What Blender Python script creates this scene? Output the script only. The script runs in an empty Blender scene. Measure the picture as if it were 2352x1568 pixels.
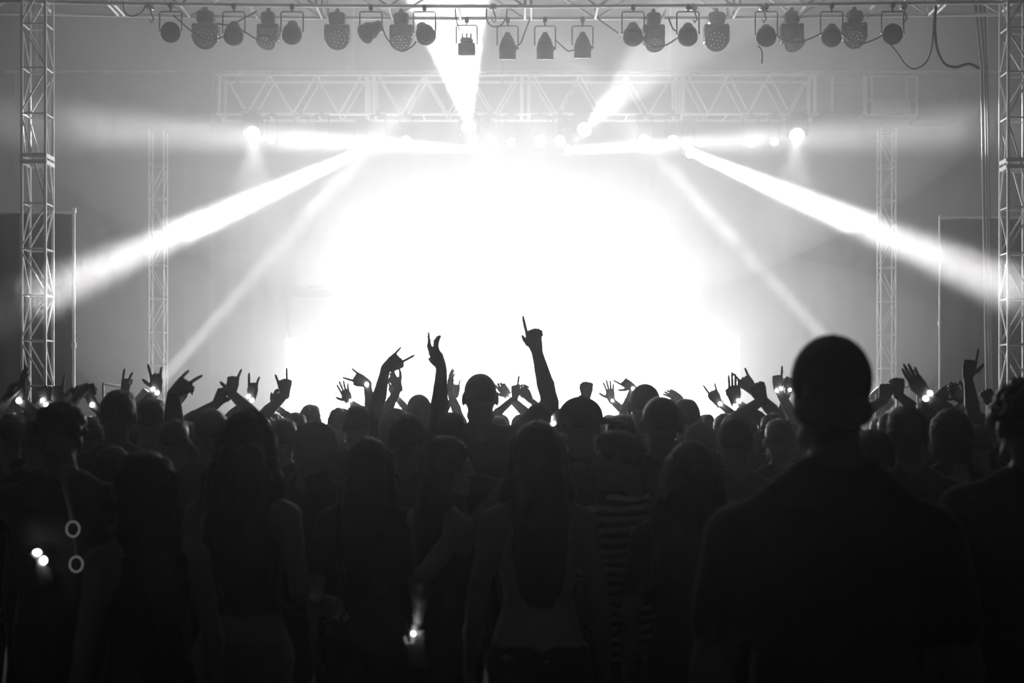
import bpy, math, random, re
import numpy as np
from mathutils import Vector, Matrix

scene = bpy.context.scene
COL = scene.collection

# ------------------------------------------------------------------ camera
CAM_Z, FPX, HORIZON = 1.68, 2352 * 50.0 / 36.0, 960.0
cam_data = bpy.data.cameras.new('camera')
cam_data.sensor_width = 36.0
cam_data.lens = 50.0
cam_data.shift_y = (HORIZON - 784.0) / 2352.0
cam_data.clip_start, cam_data.clip_end = 0.1, 200.0
cam_data.dof.use_dof = True
cam_data.dof.focus_distance = 14.0
cam_data.dof.aperture_fstop = 2.6
camera = bpy.data.objects.new('camera', cam_data)
camera.location = (0, 0, CAM_Z)
camera.rotation_euler = (math.pi / 2, 0, 0)
COL.objects.link(camera)
scene.camera = camera

# ------------------------------------------------------------------ world, exposure
HAZE = 0.007            # scattering per metre, thin stage fog over the whole hall
HAZE_G = 0.8           # forward scattering
SMOKE_G = 0.2
SMOKE = [               # centre, radii, density, label, seed
    ((0.0, 24.2, 7.2), (12.8, 7.0, 7.4), .052, 'faint outer veil of smoke reaching up to the trusses', 3),
    ((0.1, 24.3, 8.0), (8.6, 5.2, 4.6), .075, 'broad bank of white smoke over the whole stage', 1),
    ((0.0, 23.6, 2.5), (7.4, 3.0, 2.3), .085, 'denser white smoke in front of the glowing screen', 2)]
world = bpy.data.worlds.new('hall_air')
scene.world = world
world.use_nodes = True
wn = world.node_tree
for n in list(wn.nodes):
    wn.nodes.remove(n)
w_out = wn.nodes.new('ShaderNodeOutputWorld')
w_bg = wn.nodes.new('ShaderNodeBackground')
w_bg.inputs['Color'].default_value = (0, 0, 0, 1)
wn.links.new(w_bg.outputs[0], w_out.inputs['Surface'])
w_vol = wn.nodes.new('ShaderNodeVolumeScatter')
w_vol.inputs['Color'].default_value = (1, 1, 1, 1)
w_vol.inputs['Density'].default_value = HAZE
w_vol.inputs['Anisotropy'].default_value = HAZE_G
wn.links.new(w_vol.outputs[0], w_out.inputs['Volume'])
vs = scene.view_settings
vs.view_transform = 'Standard'
vs.look = 'None'
vs.gamma = 1.0
vs.exposure = 0.3
vs.use_curve_mapping = False
scene.cycles.max_bounces = 3
scene.cycles.diffuse_bounces = 2
scene.cycles.glossy_bounces = 1
scene.cycles.volume_bounces = 1
scene.cycles.use_light_tree = False
scene.cycles.adaptive_threshold = 0.15
LED_POWER = 13.5         # radiance of the screen that backs the stage
RISER_POWER = 12.0       # radiance of the lit riser front
BEAM = 10.0              # common factor of the moving lights

def at(px, py, depth):
    """photo pixel (2352 x 1568 frame) at a distance in metres -> point in the hall"""
    return Vector(((px - 1176.0) / FPX * depth, depth, CAM_Z + (HORIZON - py) / FPX * depth))

# ------------------------------------------------------------------ materials
MATS = {}
def mat(name, grey=0.5, rough=0.6, metal=0.0, spec=0.5, bump=0.0, scale=40.0, var=0.0, sheen=0.0):
    if name in MATS:
        return MATS[name]
    m = bpy.data.materials.new(name)
    m.use_nodes = True
    nt = m.node_tree
    b = nt.nodes['Principled BSDF']
    b.inputs['Base Color'].default_value = (grey, grey, grey, 1)
    b.inputs['Roughness'].default_value = rough
    b.inputs['Metallic'].default_value = metal
    b.inputs['Specular IOR Level'].default_value = spec
    if sheen:
        b.inputs['Sheen Weight'].default_value = sheen
        b.inputs['Sheen Roughness'].default_value = 0.4
    if bump or var:
        tc = nt.nodes.new('ShaderNodeTexCoord')
        nz = nt.nodes.new('ShaderNodeTexNoise')
        nz.inputs['Scale'].default_value = scale
        nz.inputs['Detail'].default_value = 3.0
        nt.links.new(tc.outputs['Object'], nz.inputs['Vector'])
        if bump:
            bp = nt.nodes.new('ShaderNodeBump')
            bp.inputs['Strength'].default_value = bump
            bp.inputs['Distance'].default_value = 0.01
            nt.links.new(nz.outputs['Fac'], bp.inputs['Height'])
            nt.links.new(bp.outputs[0], b.inputs['Normal'])
        if var:
            mr = nt.nodes.new('ShaderNodeMapRange')
            mr.inputs['From Min'].default_value = 0.3
            mr.inputs['From Max'].default_value = 0.7
            mr.inputs['To Min'].default_value = grey * (1 - var)
            mr.inputs['To Max'].default_value = grey * (1 + var)
            nt.links.new(nz.outputs['Fac'], mr.inputs['Value'])
            nt.links.new(mr.outputs[0], b.inputs['Base Color'])
    MATS[name] = m
    return m

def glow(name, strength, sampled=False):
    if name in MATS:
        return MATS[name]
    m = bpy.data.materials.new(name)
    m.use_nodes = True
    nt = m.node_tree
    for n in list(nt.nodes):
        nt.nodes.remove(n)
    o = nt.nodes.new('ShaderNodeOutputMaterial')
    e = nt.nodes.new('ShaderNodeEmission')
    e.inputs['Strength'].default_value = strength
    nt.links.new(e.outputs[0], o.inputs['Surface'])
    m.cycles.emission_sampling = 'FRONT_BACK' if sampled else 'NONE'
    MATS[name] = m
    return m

# ------------------------------------------------------------------ objects
def tag(o, label=None, cat=None, group=None, kind=None):
    if label: o['label'] = label
    if cat: o['category'] = cat
    if group: o['group'] = group
    if kind: o['kind'] = kind
    return o

def empty(name, loc=(0, 0, 0), rz=0.0, label=None, cat=None, group=None):
    o = bpy.data.objects.new(name, None)
    o.empty_display_size = 0.1
    COL.objects.link(o)
    o.location = loc
    o.rotation_euler = (0, 0, rz)
    return tag(o, label, cat, group)

def link(name, me, parent=None, m=None, world_mat=None):
    """mesh object; geometry given in world space unless the parent is an Empty at a place, then in its local space"""
    o = bpy.data.objects.new(name, me)
    COL.objects.link(o)
    if m is not None and not me.materials:
        me.materials.append(m)
    if parent is not None:
        o.parent = parent
    if world_mat is not None:
        o.matrix_basis = world_mat
    return o

def mesh_arrays(name, verts, faces, smooth=True, m=None):
    """faces: (n,4) or (n,3) int array"""
    verts = np.asarray(verts, dtype=np.float32)
    faces = np.asarray(faces, dtype=np.int32)
    k = faces.shape[1]
    me = bpy.data.meshes.new(name)
    me.vertices.add(len(verts))
    me.vertices.foreach_set('co', verts.ravel())
    me.loops.add(faces.size)
    me.loops.foreach_set('vertex_index', faces.ravel())
    me.polygons.add(len(faces))
    me.polygons.foreach_set('loop_start', np.arange(0, faces.size, k, dtype=np.int32))
    me.polygons.foreach_set('loop_total', np.full(len(faces), k, dtype=np.int32))
    if smooth:
        me.polygons.foreach_set('use_smooth', np.ones(len(faces), dtype=bool))
    me.update(calc_edges=True)
    if m is not None:
        me.materials.append(m)
    return me

class MB:
    """collects simple solids; build() makes one mesh"""
    def __init__(self):
        self.v, self.f, self.s = [], [], []
    def add(self, vs_, fs, smooth=False):
        n = len(self.v)
        self.v += [tuple(p) for p in vs_]
        self.f += [tuple(i + n for i in f) for f in fs]
        self.s += [smooth] * len(fs)
        return self
    def box(self, c, size, rot=None, bevel=0.0):
        sx, sy, sz = (s / 2 for s in size)
        c = Vector(c)
        b = min(bevel, sx * .9, sy * .9, sz * .9)
        pts, fs = [], []
        if b <= 0:
            pts = [Vector((x, y, z)) for x in (-sx, sx) for y in (-sy, sy) for z in (-sz, sz)]
            fs = [(0, 1, 3, 2), (4, 6, 7, 5), (0, 4, 5, 1), (2, 3, 7, 6), (0, 2, 6, 4), (1, 5, 7, 3)]
        else:
            # chamfered along z edges and caps: octagon rings
            def ring(z, d):
                X, Y = sx - d, sy - d
                return [Vector(p) for p in ((X, -Y + b, z), (X, Y - b, z), (X - b, Y, z), (-X + b, Y, z), (-X, Y - b, z), (-X, -Y + b, z), (-X + b, -Y, z), (X - b, -Y, z))]
            rs = [ring(-sz, b), ring(-sz + b, 0), ring(sz - b, 0), ring(sz, b)]
            for r in rs: pts += r
            for k in range(3):
                for i in range(8):
                    j = (i + 1) % 8
                    fs.append((k * 8 + i, k * 8 + j, k * 8 + 8 + j, k * 8 + 8 + i))
            fs.append(tuple(range(7, -1, -1)))
            fs.append(tuple(range(24, 32)))
        if rot is not None:
            pts = [rot @ p for p in pts]
        return self.add([p + c for p in pts], fs)
    def lathe(self, profile, axis_o, axis_d, seg=20, smooth=True):
        """profile: list of (radius, distance along axis)"""
        d = Vector(axis_d).normalized()
        u = d.orthogonal().normalized()
        w = d.cross(u)
        o = Vector(axis_o)
        vs_, fs = [], []
        for r, t in profile:
            for i in range(seg):
                a = 2 * math.pi * i / seg
                vs_.append(o + d * t + (u * math.cos(a) + w * math.sin(a)) * max(r, 1e-4))
        for k in range(len(profile) - 1):
            for i in range(seg):
                j = (i + 1) % seg
                fs.append((k * seg + i, k * seg + j, (k + 1) * seg + j, (k + 1) * seg + i))
        n = (len(profile) - 1) * seg
        self.add(vs_, fs, smooth)
        base = len(self.v) - len(vs_)
        self.f += [tuple(base + i for i in range(seg - 1, -1, -1)), tuple(base + n + i for i in range(seg))]
        self.s += [False, False]
        return self
    def path(self, pts, r, seg=6):
        pts = [Vector(p) for p in pts]
        vs_, fs = [], []
        up = None
        for i, p in enumerate(pts):
            t = (pts[min(i + 1, len(pts) - 1)] - pts[max(i - 1, 0)]).normalized()
            if up is None:
                up = t.orthogonal().normalized()
            up = (up - t * up.dot(t))
            if up.length < 1e-6:
                up = t.orthogonal()
            up.normalize()
            w = t.cross(up)
            for k in range(seg):
                a = 2 * math.pi * k / seg
                vs_.append(p + (up * math.cos(a) + w * math.sin(a)) * r)
        for i in range(len(pts) - 1):
            for k in range(seg):
                j = (k + 1) % seg
                fs.append((i * seg + k, i * seg + j, (i + 1) * seg + j, (i + 1) * seg + k))
        fs.append(tuple(range(seg - 1, -1, -1)))
        n = (len(pts) - 1) * seg
        fs.append(tuple(n + k for k in range(seg)))
        return self.add(vs_, fs, True)
    def build(self, name, m, parent=None, off=None):
        me = bpy.data.meshes.new(name)
        vs_ = self.v if off is None else [(a - off[0], b - off[1], c - off[2]) for a, b, c in self.v]
        me.from_pydata(vs_, [], self.f)
        me.polygons.foreach_set('use_smooth', self.s)
        me.update()
        return link(name, me, parent, m)

_UNIT = {}
def unit_tube(m, seg=10):
    key = (m.name, seg)
    if key not in _UNIT:
        vs_, fs = [], []
        for z in (-.5, .5):
            for i in range(seg):
                a = 2 * math.pi * i / seg
                vs_.append((math.cos(a), math.sin(a), z))
        for i in range(seg):
            j = (i + 1) % seg
            fs.append((i, j, seg + j, seg + i))
        fs.append(tuple(range(seg - 1, -1, -1)))
        fs.append(tuple(range(seg, 2 * seg)))
        me = bpy.data.meshes.new('tube')
        me.from_pydata(vs_, [], fs)
        me.polygons.foreach_set('use_smooth', [True] * seg + [False, False])
        me.update()
        me.materials.append(m)
        _UNIT[key] = me
    return _UNIT[key]

def tube(name, a, b, r, m, parent=None, seg=10):
    a, b = Vector(a), Vector(b)
    d = b - a
    q = d.to_track_quat('Z', 'Y').to_matrix().to_4x4()
    M = Matrix.Translation((a + b) / 2) @ q @ Matrix.Diagonal((r, r, d.length, 1))
    if parent is not None:
        M = Matrix.Translation(-parent.location) @ M
    return link(name, unit_tube(m, seg), parent, None, M)

def cable_pts(a, b, sag, n=14, side=(0, 0, 0)):
    a, b = Vector(a), Vector(b)
    out = []
    for i in range(n + 1):
        t = i / n
        p = a.lerp(b, t)
        k = 4 * t * (1 - t)
        out.append(p + Vector((side[0] * k, side[1] * k, side[2] * k - sag * k)))
    return out

# shared materials
M_ALU = mat('brushed_aluminium', .92, .45, .2, bump=.05, scale=90)
M_FIX = mat('black_fixture_paint', .035, .45, .1, bump=.05, scale=60)
M_FIX2 = mat('dark_grey_fixture', .07, .4, .3)
M_LENS = mat('dark_lens_glass', .05, .12, .0, spec=.8)
M_CHROME = mat('chrome', .75, .2, 1.0)
M_CABLE = mat('black_rubber_cable', .03, .5)
M_VELVET = mat('black_velvet', .03, .9, sheen=.3, bump=.2, scale=30)
M_FLOOR = mat('worn_dark_concrete', .10, .7, bump=.15, scale=6, var=.25)
M_WALL = mat('dark_painted_wall', .10, .85, bump=.1, scale=4, var=.15)
M_DECK = mat('black_stage_ply', .05, .6, bump=.1, scale=15, var=.2)

# ------------------------------------------------------------------ hall shell
def slab(name, c, size, m, bevel=0.0):
    o = MB().box(c, size, bevel=bevel).build(name, m)
    o['kind'] = 'structure'
    return o
Y0, Y1, XW, ZC = -4.0, 32.5, 13.5, 12.5
slab('floor', (0, (Y0 + Y1) / 2, -.1), (2 * XW + .6, Y1 - Y0 + .6, .2), M_FLOOR)
slab('ceiling', (0, (Y0 + Y1) / 2, ZC + .1), (2 * XW + .6, Y1 - Y0 + .6, .2), M_WALL)
slab('wall_back', (0, Y1 + .15, ZC / 2), (2 * XW, .3, ZC), M_WALL)
slab('wall_front', (0, Y0 - .15, ZC / 2), (2 * XW, .3, ZC), M_WALL)
slab('wall_left', (-XW - .15, (Y0 + Y1) / 2, ZC / 2), (.3, Y1 - Y0, ZC), M_WALL)
slab('wall_right', (XW + .15, (Y0 + Y1) / 2, ZC / 2), (.3, Y1 - Y0, ZC), M_WALL)
# stage deck: a frame with plywood panels laid on it
DECK = 1.25
deck = slab('stage_deck', (0, 24.3, DECK / 2 - .02), (12.6, 13.6, DECK - .04), M_FIX)
for i in range(6):
    for j in range(6):
        o = MB().box((-5.25 + 2.1 * i, 18.63 + 2.267 * j, DECK - .018), (2.09, 2.257, .036)).build('deck_panel', M_DECK, deck)

# ------------------------------------------------------------------ pleated cloth
def pleats(name, x0, x1, y, z0, z1, m, parent=None, pitch=.28, amp=.06, seed=1, off=None):
    rnd = random.Random(seed)
    n = int((x1 - x0) / pitch * 8) + 1
    ph, cols = 0.0, []
    for i in range(n + 1):
        x = x0 + (x1 - x0) * i / n
        ph += (x1 - x0) / n / pitch * 2 * math.pi * rnd.uniform(.75, 1.25)
        cols.append((x, y + amp * math.sin(ph) + .3 * amp * math.sin(ph * .37 + 1)))
    vs_, fs = [], []
    for back in (0, 1):
        for (x, yy) in cols:
            for z in (z0, (z0 * 2 + z1) / 3, (z0 + z1 * 2) / 3, z1):
                vs_.append((x, yy + back * .012, z))
    N = (n + 1) * 4
    for i in range(n):
        for k in range(3):
            a = i * 4 + k
            fs.append((a, a + 4, a + 5, a + 1))
            fs.append((N + a, N + a + 1, N + a + 5, N + a + 4))
    for i in range(n):
        fs.append((i * 4 + 3, i * 4 + 7, N + i * 4 + 7, N + i * 4 + 3))
        fs.append((i * 4, N + i * 4, N + i * 4 + 4, i * 4 + 4))
    return MB().add(vs_, fs, True).build(name, m, parent, off)

bd = empty('backdrop_curtain', (0, 31.4, 0), label='tall black pleated backdrop curtain hanging behind the bright stage screen', cat='curtain')
for i in range(5):
    pleats('curtain_panel', -11 + 4.4 * i, -6.62 + 4.4 * i, 0, .02, 9.3, M_VELVET, bd, pitch=.5, amp=.035, seed=20 + i)
tube('curtain_rail', (-11.2, 31.4, 9.32), (11.2, 31.4, 9.32), .03, M_ALU, bd)
for x in (-10.5, -3.5, 3.5, 10.5):
    tube('hanger_rod', (x, 31.4, 9.32), (x, 31.4, ZC - .02), .012, M_ALU, bd)

def side_drape(x_in, x_out, y, z_top, label):
    lo, hi = min(x_in, x_out), max(x_in, x_out)
    e = empty('side_drape', (x_in, y, 0), label=label, cat='curtain')
    off = (x_in, y, 0)
    pleats('curtain', lo, hi, y, .02, z_top - .05, M_VELVET, e, pitch=.5, amp=.05, seed=7, off=off)
    tube('crossbar', (lo, y, z_top - .03), (hi, y, z_top - .03), .022, M_ALU, e)
    return e
zt = at(0, 484, 21.3).z
dl = side_drape(at(172, 0, 21.3).x, at(-330, 0, 21.3).x, 21.3, zt, 'black side drape with bright metal upright pole behind the tower beside the facing person')
xp = at(173, 0, 21.3).x
tube('pole', (xp, 21.22, 0), (xp, 21.22, zt), .026, M_ALU, dl)
tube('pole_coupler', (xp, 21.22, at(0, 800, 21.3).z), (xp, 21.22, at(0, 788, 21.3).z), .04, M_ALU, dl)
tube('pole_cap', (xp, 21.22, zt - .04), (xp, 21.22, zt + .03), .04, M_ALU, dl)
xq = at(-300, 0, 21.3).x
tube('pole', (xq, 21.22, 0), (xq, 21.22, zt), .026, M_ALU, dl)
zt = at(0, 496, 23.0).z
dr = side_drape(at(2158, 0, 23.0).x, at(2560, 0, 23.0).x, 23.0, zt, 'black side drape with thin pole behind the pointing raised hand and cable run')
xp = at(2155, 0, 23.0).x
tube('pole', (xp, 22.92, 0), (xp, 22.92, zt), .016, M_ALU, dr)
tube('pole_coupler', (xp, 22.92, at(0, 748, 23).z), (xp, 22.92, at(0, 739, 23).z), .028, M_ALU, dr)
xq = at(2540, 0, 23).x
tube('pole', (xq, 22.92, 0), (xq, 22.92, zt), .02, M_ALU, dr)

# ------------------------------------------------------------------ truss
def tower(px_l, px_r, D, rung_rows, row_top, label, name='truss_tower', plates=(), r=.024):
    """four chords, rungs on every level and one diagonal per bay and face"""
    xl, xr = at(px_l, 0, D).x, at(px_r, 0, D).x
    w = xr - xl
    zs = [at(0, q, D).z for q in rung_rows]
    ztop = at(0, row_top, D).z
    step = abs(zs[-1] - zs[-2])
    while min(zs) > step + .1:
        zs.append(min(zs) - step)
    while max(zs) + step < ztop:
        zs.append(max(zs) + step)
    zs = sorted(zs)
    e = empty(name, ((xl + xr) / 2, D + w / 2, 0), label=label, cat='truss')
    X = (xl, xr, xr, xl)
    Y = (D, D, D + w, D + w)
    for k in range(4):
        tube('chord', (X[k], Y[k], .02), (X[k], Y[k], ztop), r, M_ALU, e)
    rr = r * .55
    for z in zs:
        for k in range(4):
            j = (k + 1) % 4
            tube('rung', (X[k], Y[k], z), (X[j], Y[j], z), rr, M_ALU, e, 8)
    for i in range(len(zs) - 1):
        for k in range(4):
            j = (k + 1) % 4
            up = (i + k // 2) % 2 == 0
            za, zb = (zs[i] + .04, zs[i + 1] - .04) if up else (zs[i + 1] - .04, zs[i] + .04)
            tube('brace', (X[k], Y[k], za), (X[j], Y[j], zb), rr, M_ALU, e, 8)
    for q in plates:
        z = at(0, q, D).z
        cx, cy = (xl + xr) / 2, D + w / 2
        for k in range(4):
            j = (k + 1) % 4
            c = ((X[k] + X[j]) / 2, (Y[k] + Y[j]) / 2, z)
            s = (w + .05, .05, .062) if k % 2 == 0 else (.05, w + .05, .062)
            MB().box(c, s, bevel=.008).build('joint_plate', M_ALU, e, e.location)
    MB().box((e.location.x, e.location.y, .01), (w + .25, w + .25, .02)).build('base_plate', M_FIX2, e, e.location)
    return e
TR = [54, 155, 260, 466, 571, 677, 781, 886]
tower(50, 104, 20.44, TR, -60, 'aluminium truss tower at the far left, beside the black side drape pole', plates=(356, 371))
tower(2316, 2370, 20.44, [t + 9 for t in TR], -60, 'aluminium truss tower at the right edge behind the curly-haired man', plates=(366, 382))
tower(2024, 2058, 27.6, [382, 459, 536, 613, 691, 768, 845], 292, 'slim far truss tower at the right, half lost in haze behind the long light beam', r=.016)
tower(342, 376, 27.6, [685, 763, 840], 300, 'slim far truss tower at the left, nearly washed out by haze', r=.013)

def sag(x):
    return -.075 * (1 - (x / 7.4) ** 2) if abs(x) < 9 else 0
def front_truss():
    y0, y1, h = 20.5, 21.12, .62
    zb = at(0, 3, y0).z
    e = empty('front_truss', (0, y0, zb), label='long lighting truss across the top of the picture carrying a row of unlit lamps', cat='truss')
    joints = [at(p, 0, 20.8).x for p in (-680, -207, 265, 740, 1213, 1685, 2155, 2630)]
    Z = lambda x, t: zb + sag(x) + (h if t else 0)
    for a, b in zip(joints, joints[1:]):
        for y in (y0, y1):
            for t in (0, 1):
                tube('chord', (a, y, Z(a, t)), (b, y, Z(b, t)), .026, M_ALU, e)
        n = 3
        xs = [a + .045] + [a + (b - a) * k / n for k in (1, 2)] + [b - .045]
        for i, x in enumerate(xs):
            for t in (0, 1):
                tube('rung', (x, y0, Z(x, t)), (x, y1, Z(x, t)), .022, M_ALU, e)
            for y in (y0, y1):
                if i in (0, 3):
                    tube('post', (x, y, Z(x, 0)), (x, y, Z(x, 1)), .018, M_ALU, e)
            if i < 3:
                x2 = xs[i + 1]
                for y in (y0, y1):
                    za, zb_ = (0, 1) if i % 2 else (1, 0)
                    tube('brace', (x, y, Z(x, za)), (x2, y, Z(x2, zb_)), .016, M_ALU, e, 8)
    # slings up to the roof
    for x in (-6.0, 0.4, 6.2):
        tube('chain_sling', (x, (y0 + y1) / 2, Z(x, 1)), (x, (y0 + y1) / 2, ZC - .03), .02, M_FIX2, e)
        tube('sling_bar', (x, y0, Z(x, 1)), (x, y1, Z(x, 1)), .03, M_FIX2, e)
    return e, y0, y1, zb
ft, FY0, FY1, FZ = front_truss()

def back_truss():
    D, dep = 28.0, .6
    zt_, zb = at(0, 172, D).z, at(0, 262, D).z
    e = empty('back_truss', (0, D, zb), label='hazy rear truss above the row of lit stage lamps', cat='truss')
    joints = [at(p, 0, D).x for p in (495, 850, 1207, 1562, 1880)]
    for a, b in zip(joints, joints[1:]):
        for y in (D, D + dep):
            for z in (zb, zt_):
                tube('chord', (a, y, z), (b, y, z), .026, M_ALU, e)
            for x in (a + .07, b - .07):
                tube('post', (x, y, zb), (x, y, zt_), .034, M_ALU, e)
            n = 6
            xs = [a + .16 + (b - a - .32) * k / n for k in range(n + 1)]
            for k in range(n):
                tube('brace', (xs[k], y, zt_ if k % 2 == 0 else zb), (xs[k + 1], y, zb if k % 2 == 0 else zt_), .016, M_ALU, e, 8)
        for k in range(4):
            x = a + .07 + (b - a - .14) * k / 3
            for z in (zb, zt_):
                tube('rung', (x, D, z), (x, D + dep, z), .018, M_ALU, e, 8)
    for x in (-5.5, -.2, 5.6):
        tube('chain_sling', (x, D + .3, zt_), (x, D + .3, ZC - .03), .02, M_FIX2, e)
        tube('sling_bar', (x, D, zt_), (x, D + dep, zt_), .03, M_FIX2, e)
    return zb
BZ = back_truss()

# ------------------------------------------------------------------ screen and set
M_LED = glow('led_screen_light', LED_POWER, True)
def led_mat():
    """screen picture: broad soft blocks and a few slanted streaks, all over-exposed"""
    nt = M_LED.node_tree
    e = [n for n in nt.nodes if n.type == 'EMISSION'][0]
    tc = nt.nodes.new('ShaderNodeTexCoord')
    mp = nt.nodes.new('ShaderNodeMapping')
    mp.inputs['Scale'].default_value = (.35, 1, .9)
    nz = nt.nodes.new('ShaderNodeTexNoise')
    nz.inputs['Scale'].default_value = 1.3
    mr = nt.nodes.new('ShaderNodeMapRange')
    mr.inputs['From Min'].default_value = .3
    mr.inputs['From Max'].default_value = .7
    mr.inputs['To Min'].default_value = LED_POWER * .7
    mr.inputs['To Max'].default_value = LED_POWER * 1.3
    nt.links.new(tc.outputs['Object'], mp.inputs['Vector'])
    nt.links.new(mp.outputs[0], nz.inputs['Vector'])
    nt.links.new(nz.outputs['Fac'], mr.inputs['Value'])
    nt.links.new(mr.outputs[0], e.inputs['Strength'])
led_mat()
LD = 29.2
a, b = at(790, 495, LD), at(1515, 775, LD)
led = empty('led_screen', ((a.x + b.x) / 2, LD, DECK), label='huge glowing white screen filling the middle of the stage', cat='screen')
zb_, cols_, rows_ = DECK + .3, 12, 8
pw, ph = (b.x - a.x) / cols_, (a.z - zb_) / rows_
pm = None
for i in range(cols_):
    for j in range(rows_):
        c = Vector((a.x + pw * (i + .5), LD, zb_ + ph * (j + .5))) - led.location
        if pm is None:
            pm = MB().add([(-pw / 2, 0, -ph / 2), (pw / 2, 0, -ph / 2), (pw / 2, 0, ph / 2), (-pw / 2, 0, ph / 2)], [(0, 1, 2, 3)]).build('screen_panel', M_LED, led)
            o = pm
        else:
            o = link('screen_panel', pm.data, led)
        o.location = c
cab = MB().box((0, .09, (a.z + zb_) / 2 - DECK), (b.x - a.x + .04, .16, a.z - zb_ + .04)).build('cabinet_back', M_FIX, led)
for x in (-2.4, 0, 2.4):
    MB().box((x, .35, (zb_ - DECK) / 2 + .5), (.06, .4, zb_ - DECK + 1.0)).box((x, .09, .15), (.1, .16, .3)).build('support_leg', M_FIX2, led)

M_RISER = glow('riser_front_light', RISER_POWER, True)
RD = 24.6
a, b = at(655, 776, RD), at(1700, 776, RD)
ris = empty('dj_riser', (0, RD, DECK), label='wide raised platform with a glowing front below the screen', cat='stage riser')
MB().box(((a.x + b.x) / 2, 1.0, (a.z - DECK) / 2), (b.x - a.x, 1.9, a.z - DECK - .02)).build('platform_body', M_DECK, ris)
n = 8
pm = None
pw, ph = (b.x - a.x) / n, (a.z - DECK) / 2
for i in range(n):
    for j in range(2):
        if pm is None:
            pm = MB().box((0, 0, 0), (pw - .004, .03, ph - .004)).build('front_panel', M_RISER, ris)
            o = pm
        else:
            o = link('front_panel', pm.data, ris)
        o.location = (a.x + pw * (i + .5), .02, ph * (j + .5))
M_GREY = mat('pale_speaker_grille', .7, .7, bump=.2, scale=120)
def monitor(pxa, pxb, rowa, D, label, slope):
    p, q = at(pxa, rowa, D), at(pxb, 776, D)
    e = empty('stage_monitor', ((p.x + q.x) / 2, D, a.z), label=label, cat='speaker')
    w, h = q.x - p.x, p.z - a.z
    s = .85 if slope > 0 else 1.0
    t = .85 if slope < 0 else 1.0
    v = [(-w / 2, 0, 0), (w / 2, 0, 0), (w / 2, .5, 0), (-w / 2, .5, 0), (-w / 2, .05, h * s), (w / 2, .05, h * t), (w / 2, .5, h * t), (-w / 2, .5, h * s)]
    MB().add(v, [(3, 2, 1, 0), (4, 5, 6, 7), (0, 1, 5, 4), (1, 2, 6, 5), (2, 3, 7, 6), (3, 0, 4, 7)]).build('cabinet', mat('pale_cabinet', .55, .6), e)
    MB().box((0, .012, h * .45), (w * .9, .03, h * .78), rot=Matrix.Rotation(-.06, 3, 'X')).build('grille', M_GREY, e)
    MB().path([(-w * .18, .2, h * min(s, t)), (-w * .12, .2, h + .05), (w * .12, .2, h + .05), (w * .18, .2, h * min(s, t))], .012).build('handle', M_FIX, e)
monitor(830, 905, 735, 24.9, 'small wedge speaker on the riser, faint grey against the screen, above the horns hand', 1)
monitor(1450, 1518, 735, 24.9, 'small wedge speaker on the riser, faint grey, right of the tall pointing arm', -1)
monitor(660, 786, 662, 25.4, 'large pale equipment box on the riser beside the left edge of the screen', 0)

# stage stair rails
def rail(pxa, pxb, rowa, rowb, D, label):
    p, q = at(pxa, rowa, D), at(pxb, rowb, D)
    e = empty('stair_rail', (p.x, D, DECK), label=label, cat='railing')
    q = Vector((q.x, D + .3, q.z))
    tube('post', (p.x, D, DECK), (p.x, D, p.z), .016, M_ALU, e)
    tube('post', (q.x, q.y, DECK), (q.x, q.y, q.z), .016, M_ALU, e)
    tube('handrail', p, q, .018, M_ALU, e)
    tube('mid_bar', Vector((p.x, D, DECK + .4)), Vector((q.x, q.y, DECK + .4)), .014, M_ALU, e)
rail(237, 268, 881, 886, 18.0, 'small bright tubular rail at the stage edge left of the horned hand')
rail(2108, 2076, 884, 889, 18.0, 'small bright tubular rail at the stage edge behind the spread hand')

# ------------------------------------------------------------------ lit moving lights on the rear truss and deck
def spot(parent, pos, direction, watts, deg, blend=.25, size=.06):
    l = bpy.data.lights.new('beam_lamp', 'SPOT')
    l.energy = watts * BEAM
    l.spot_size = math.radians(deg)
    l.spot_blend = blend
    l.shadow_soft_size = size
    o = bpy.data.objects.new('beam_lamp', l)
    COL.objects.link(o)
    o.parent = parent
    o.matrix_basis = Matrix.Translation(Vector(pos) - parent.location) @ Vector(direction).to_track_quat('-Z', 'Y').to_matrix().to_4x4()
    return o

def shaft(parent, pos, direction, watts, deg, size):
    """tight beam with the width of its lens from the start"""
    l = bpy.data.lights.new('beam_lamp', 'AREA')
    l.shape = 'DISK'
    l.size = size
    l.spread = math.radians(deg)
    l.energy = watts * BEAM
    o = bpy.data.objects.new('beam_lamp', l)
    COL.objects.link(o)
    o.parent = parent
    o.matrix_basis = Matrix.Translation(Vector(pos) - parent.location) @ Vector(direction).to_track_quat('-Z', 'Y').to_matrix().to_4x4()
    return o

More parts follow.
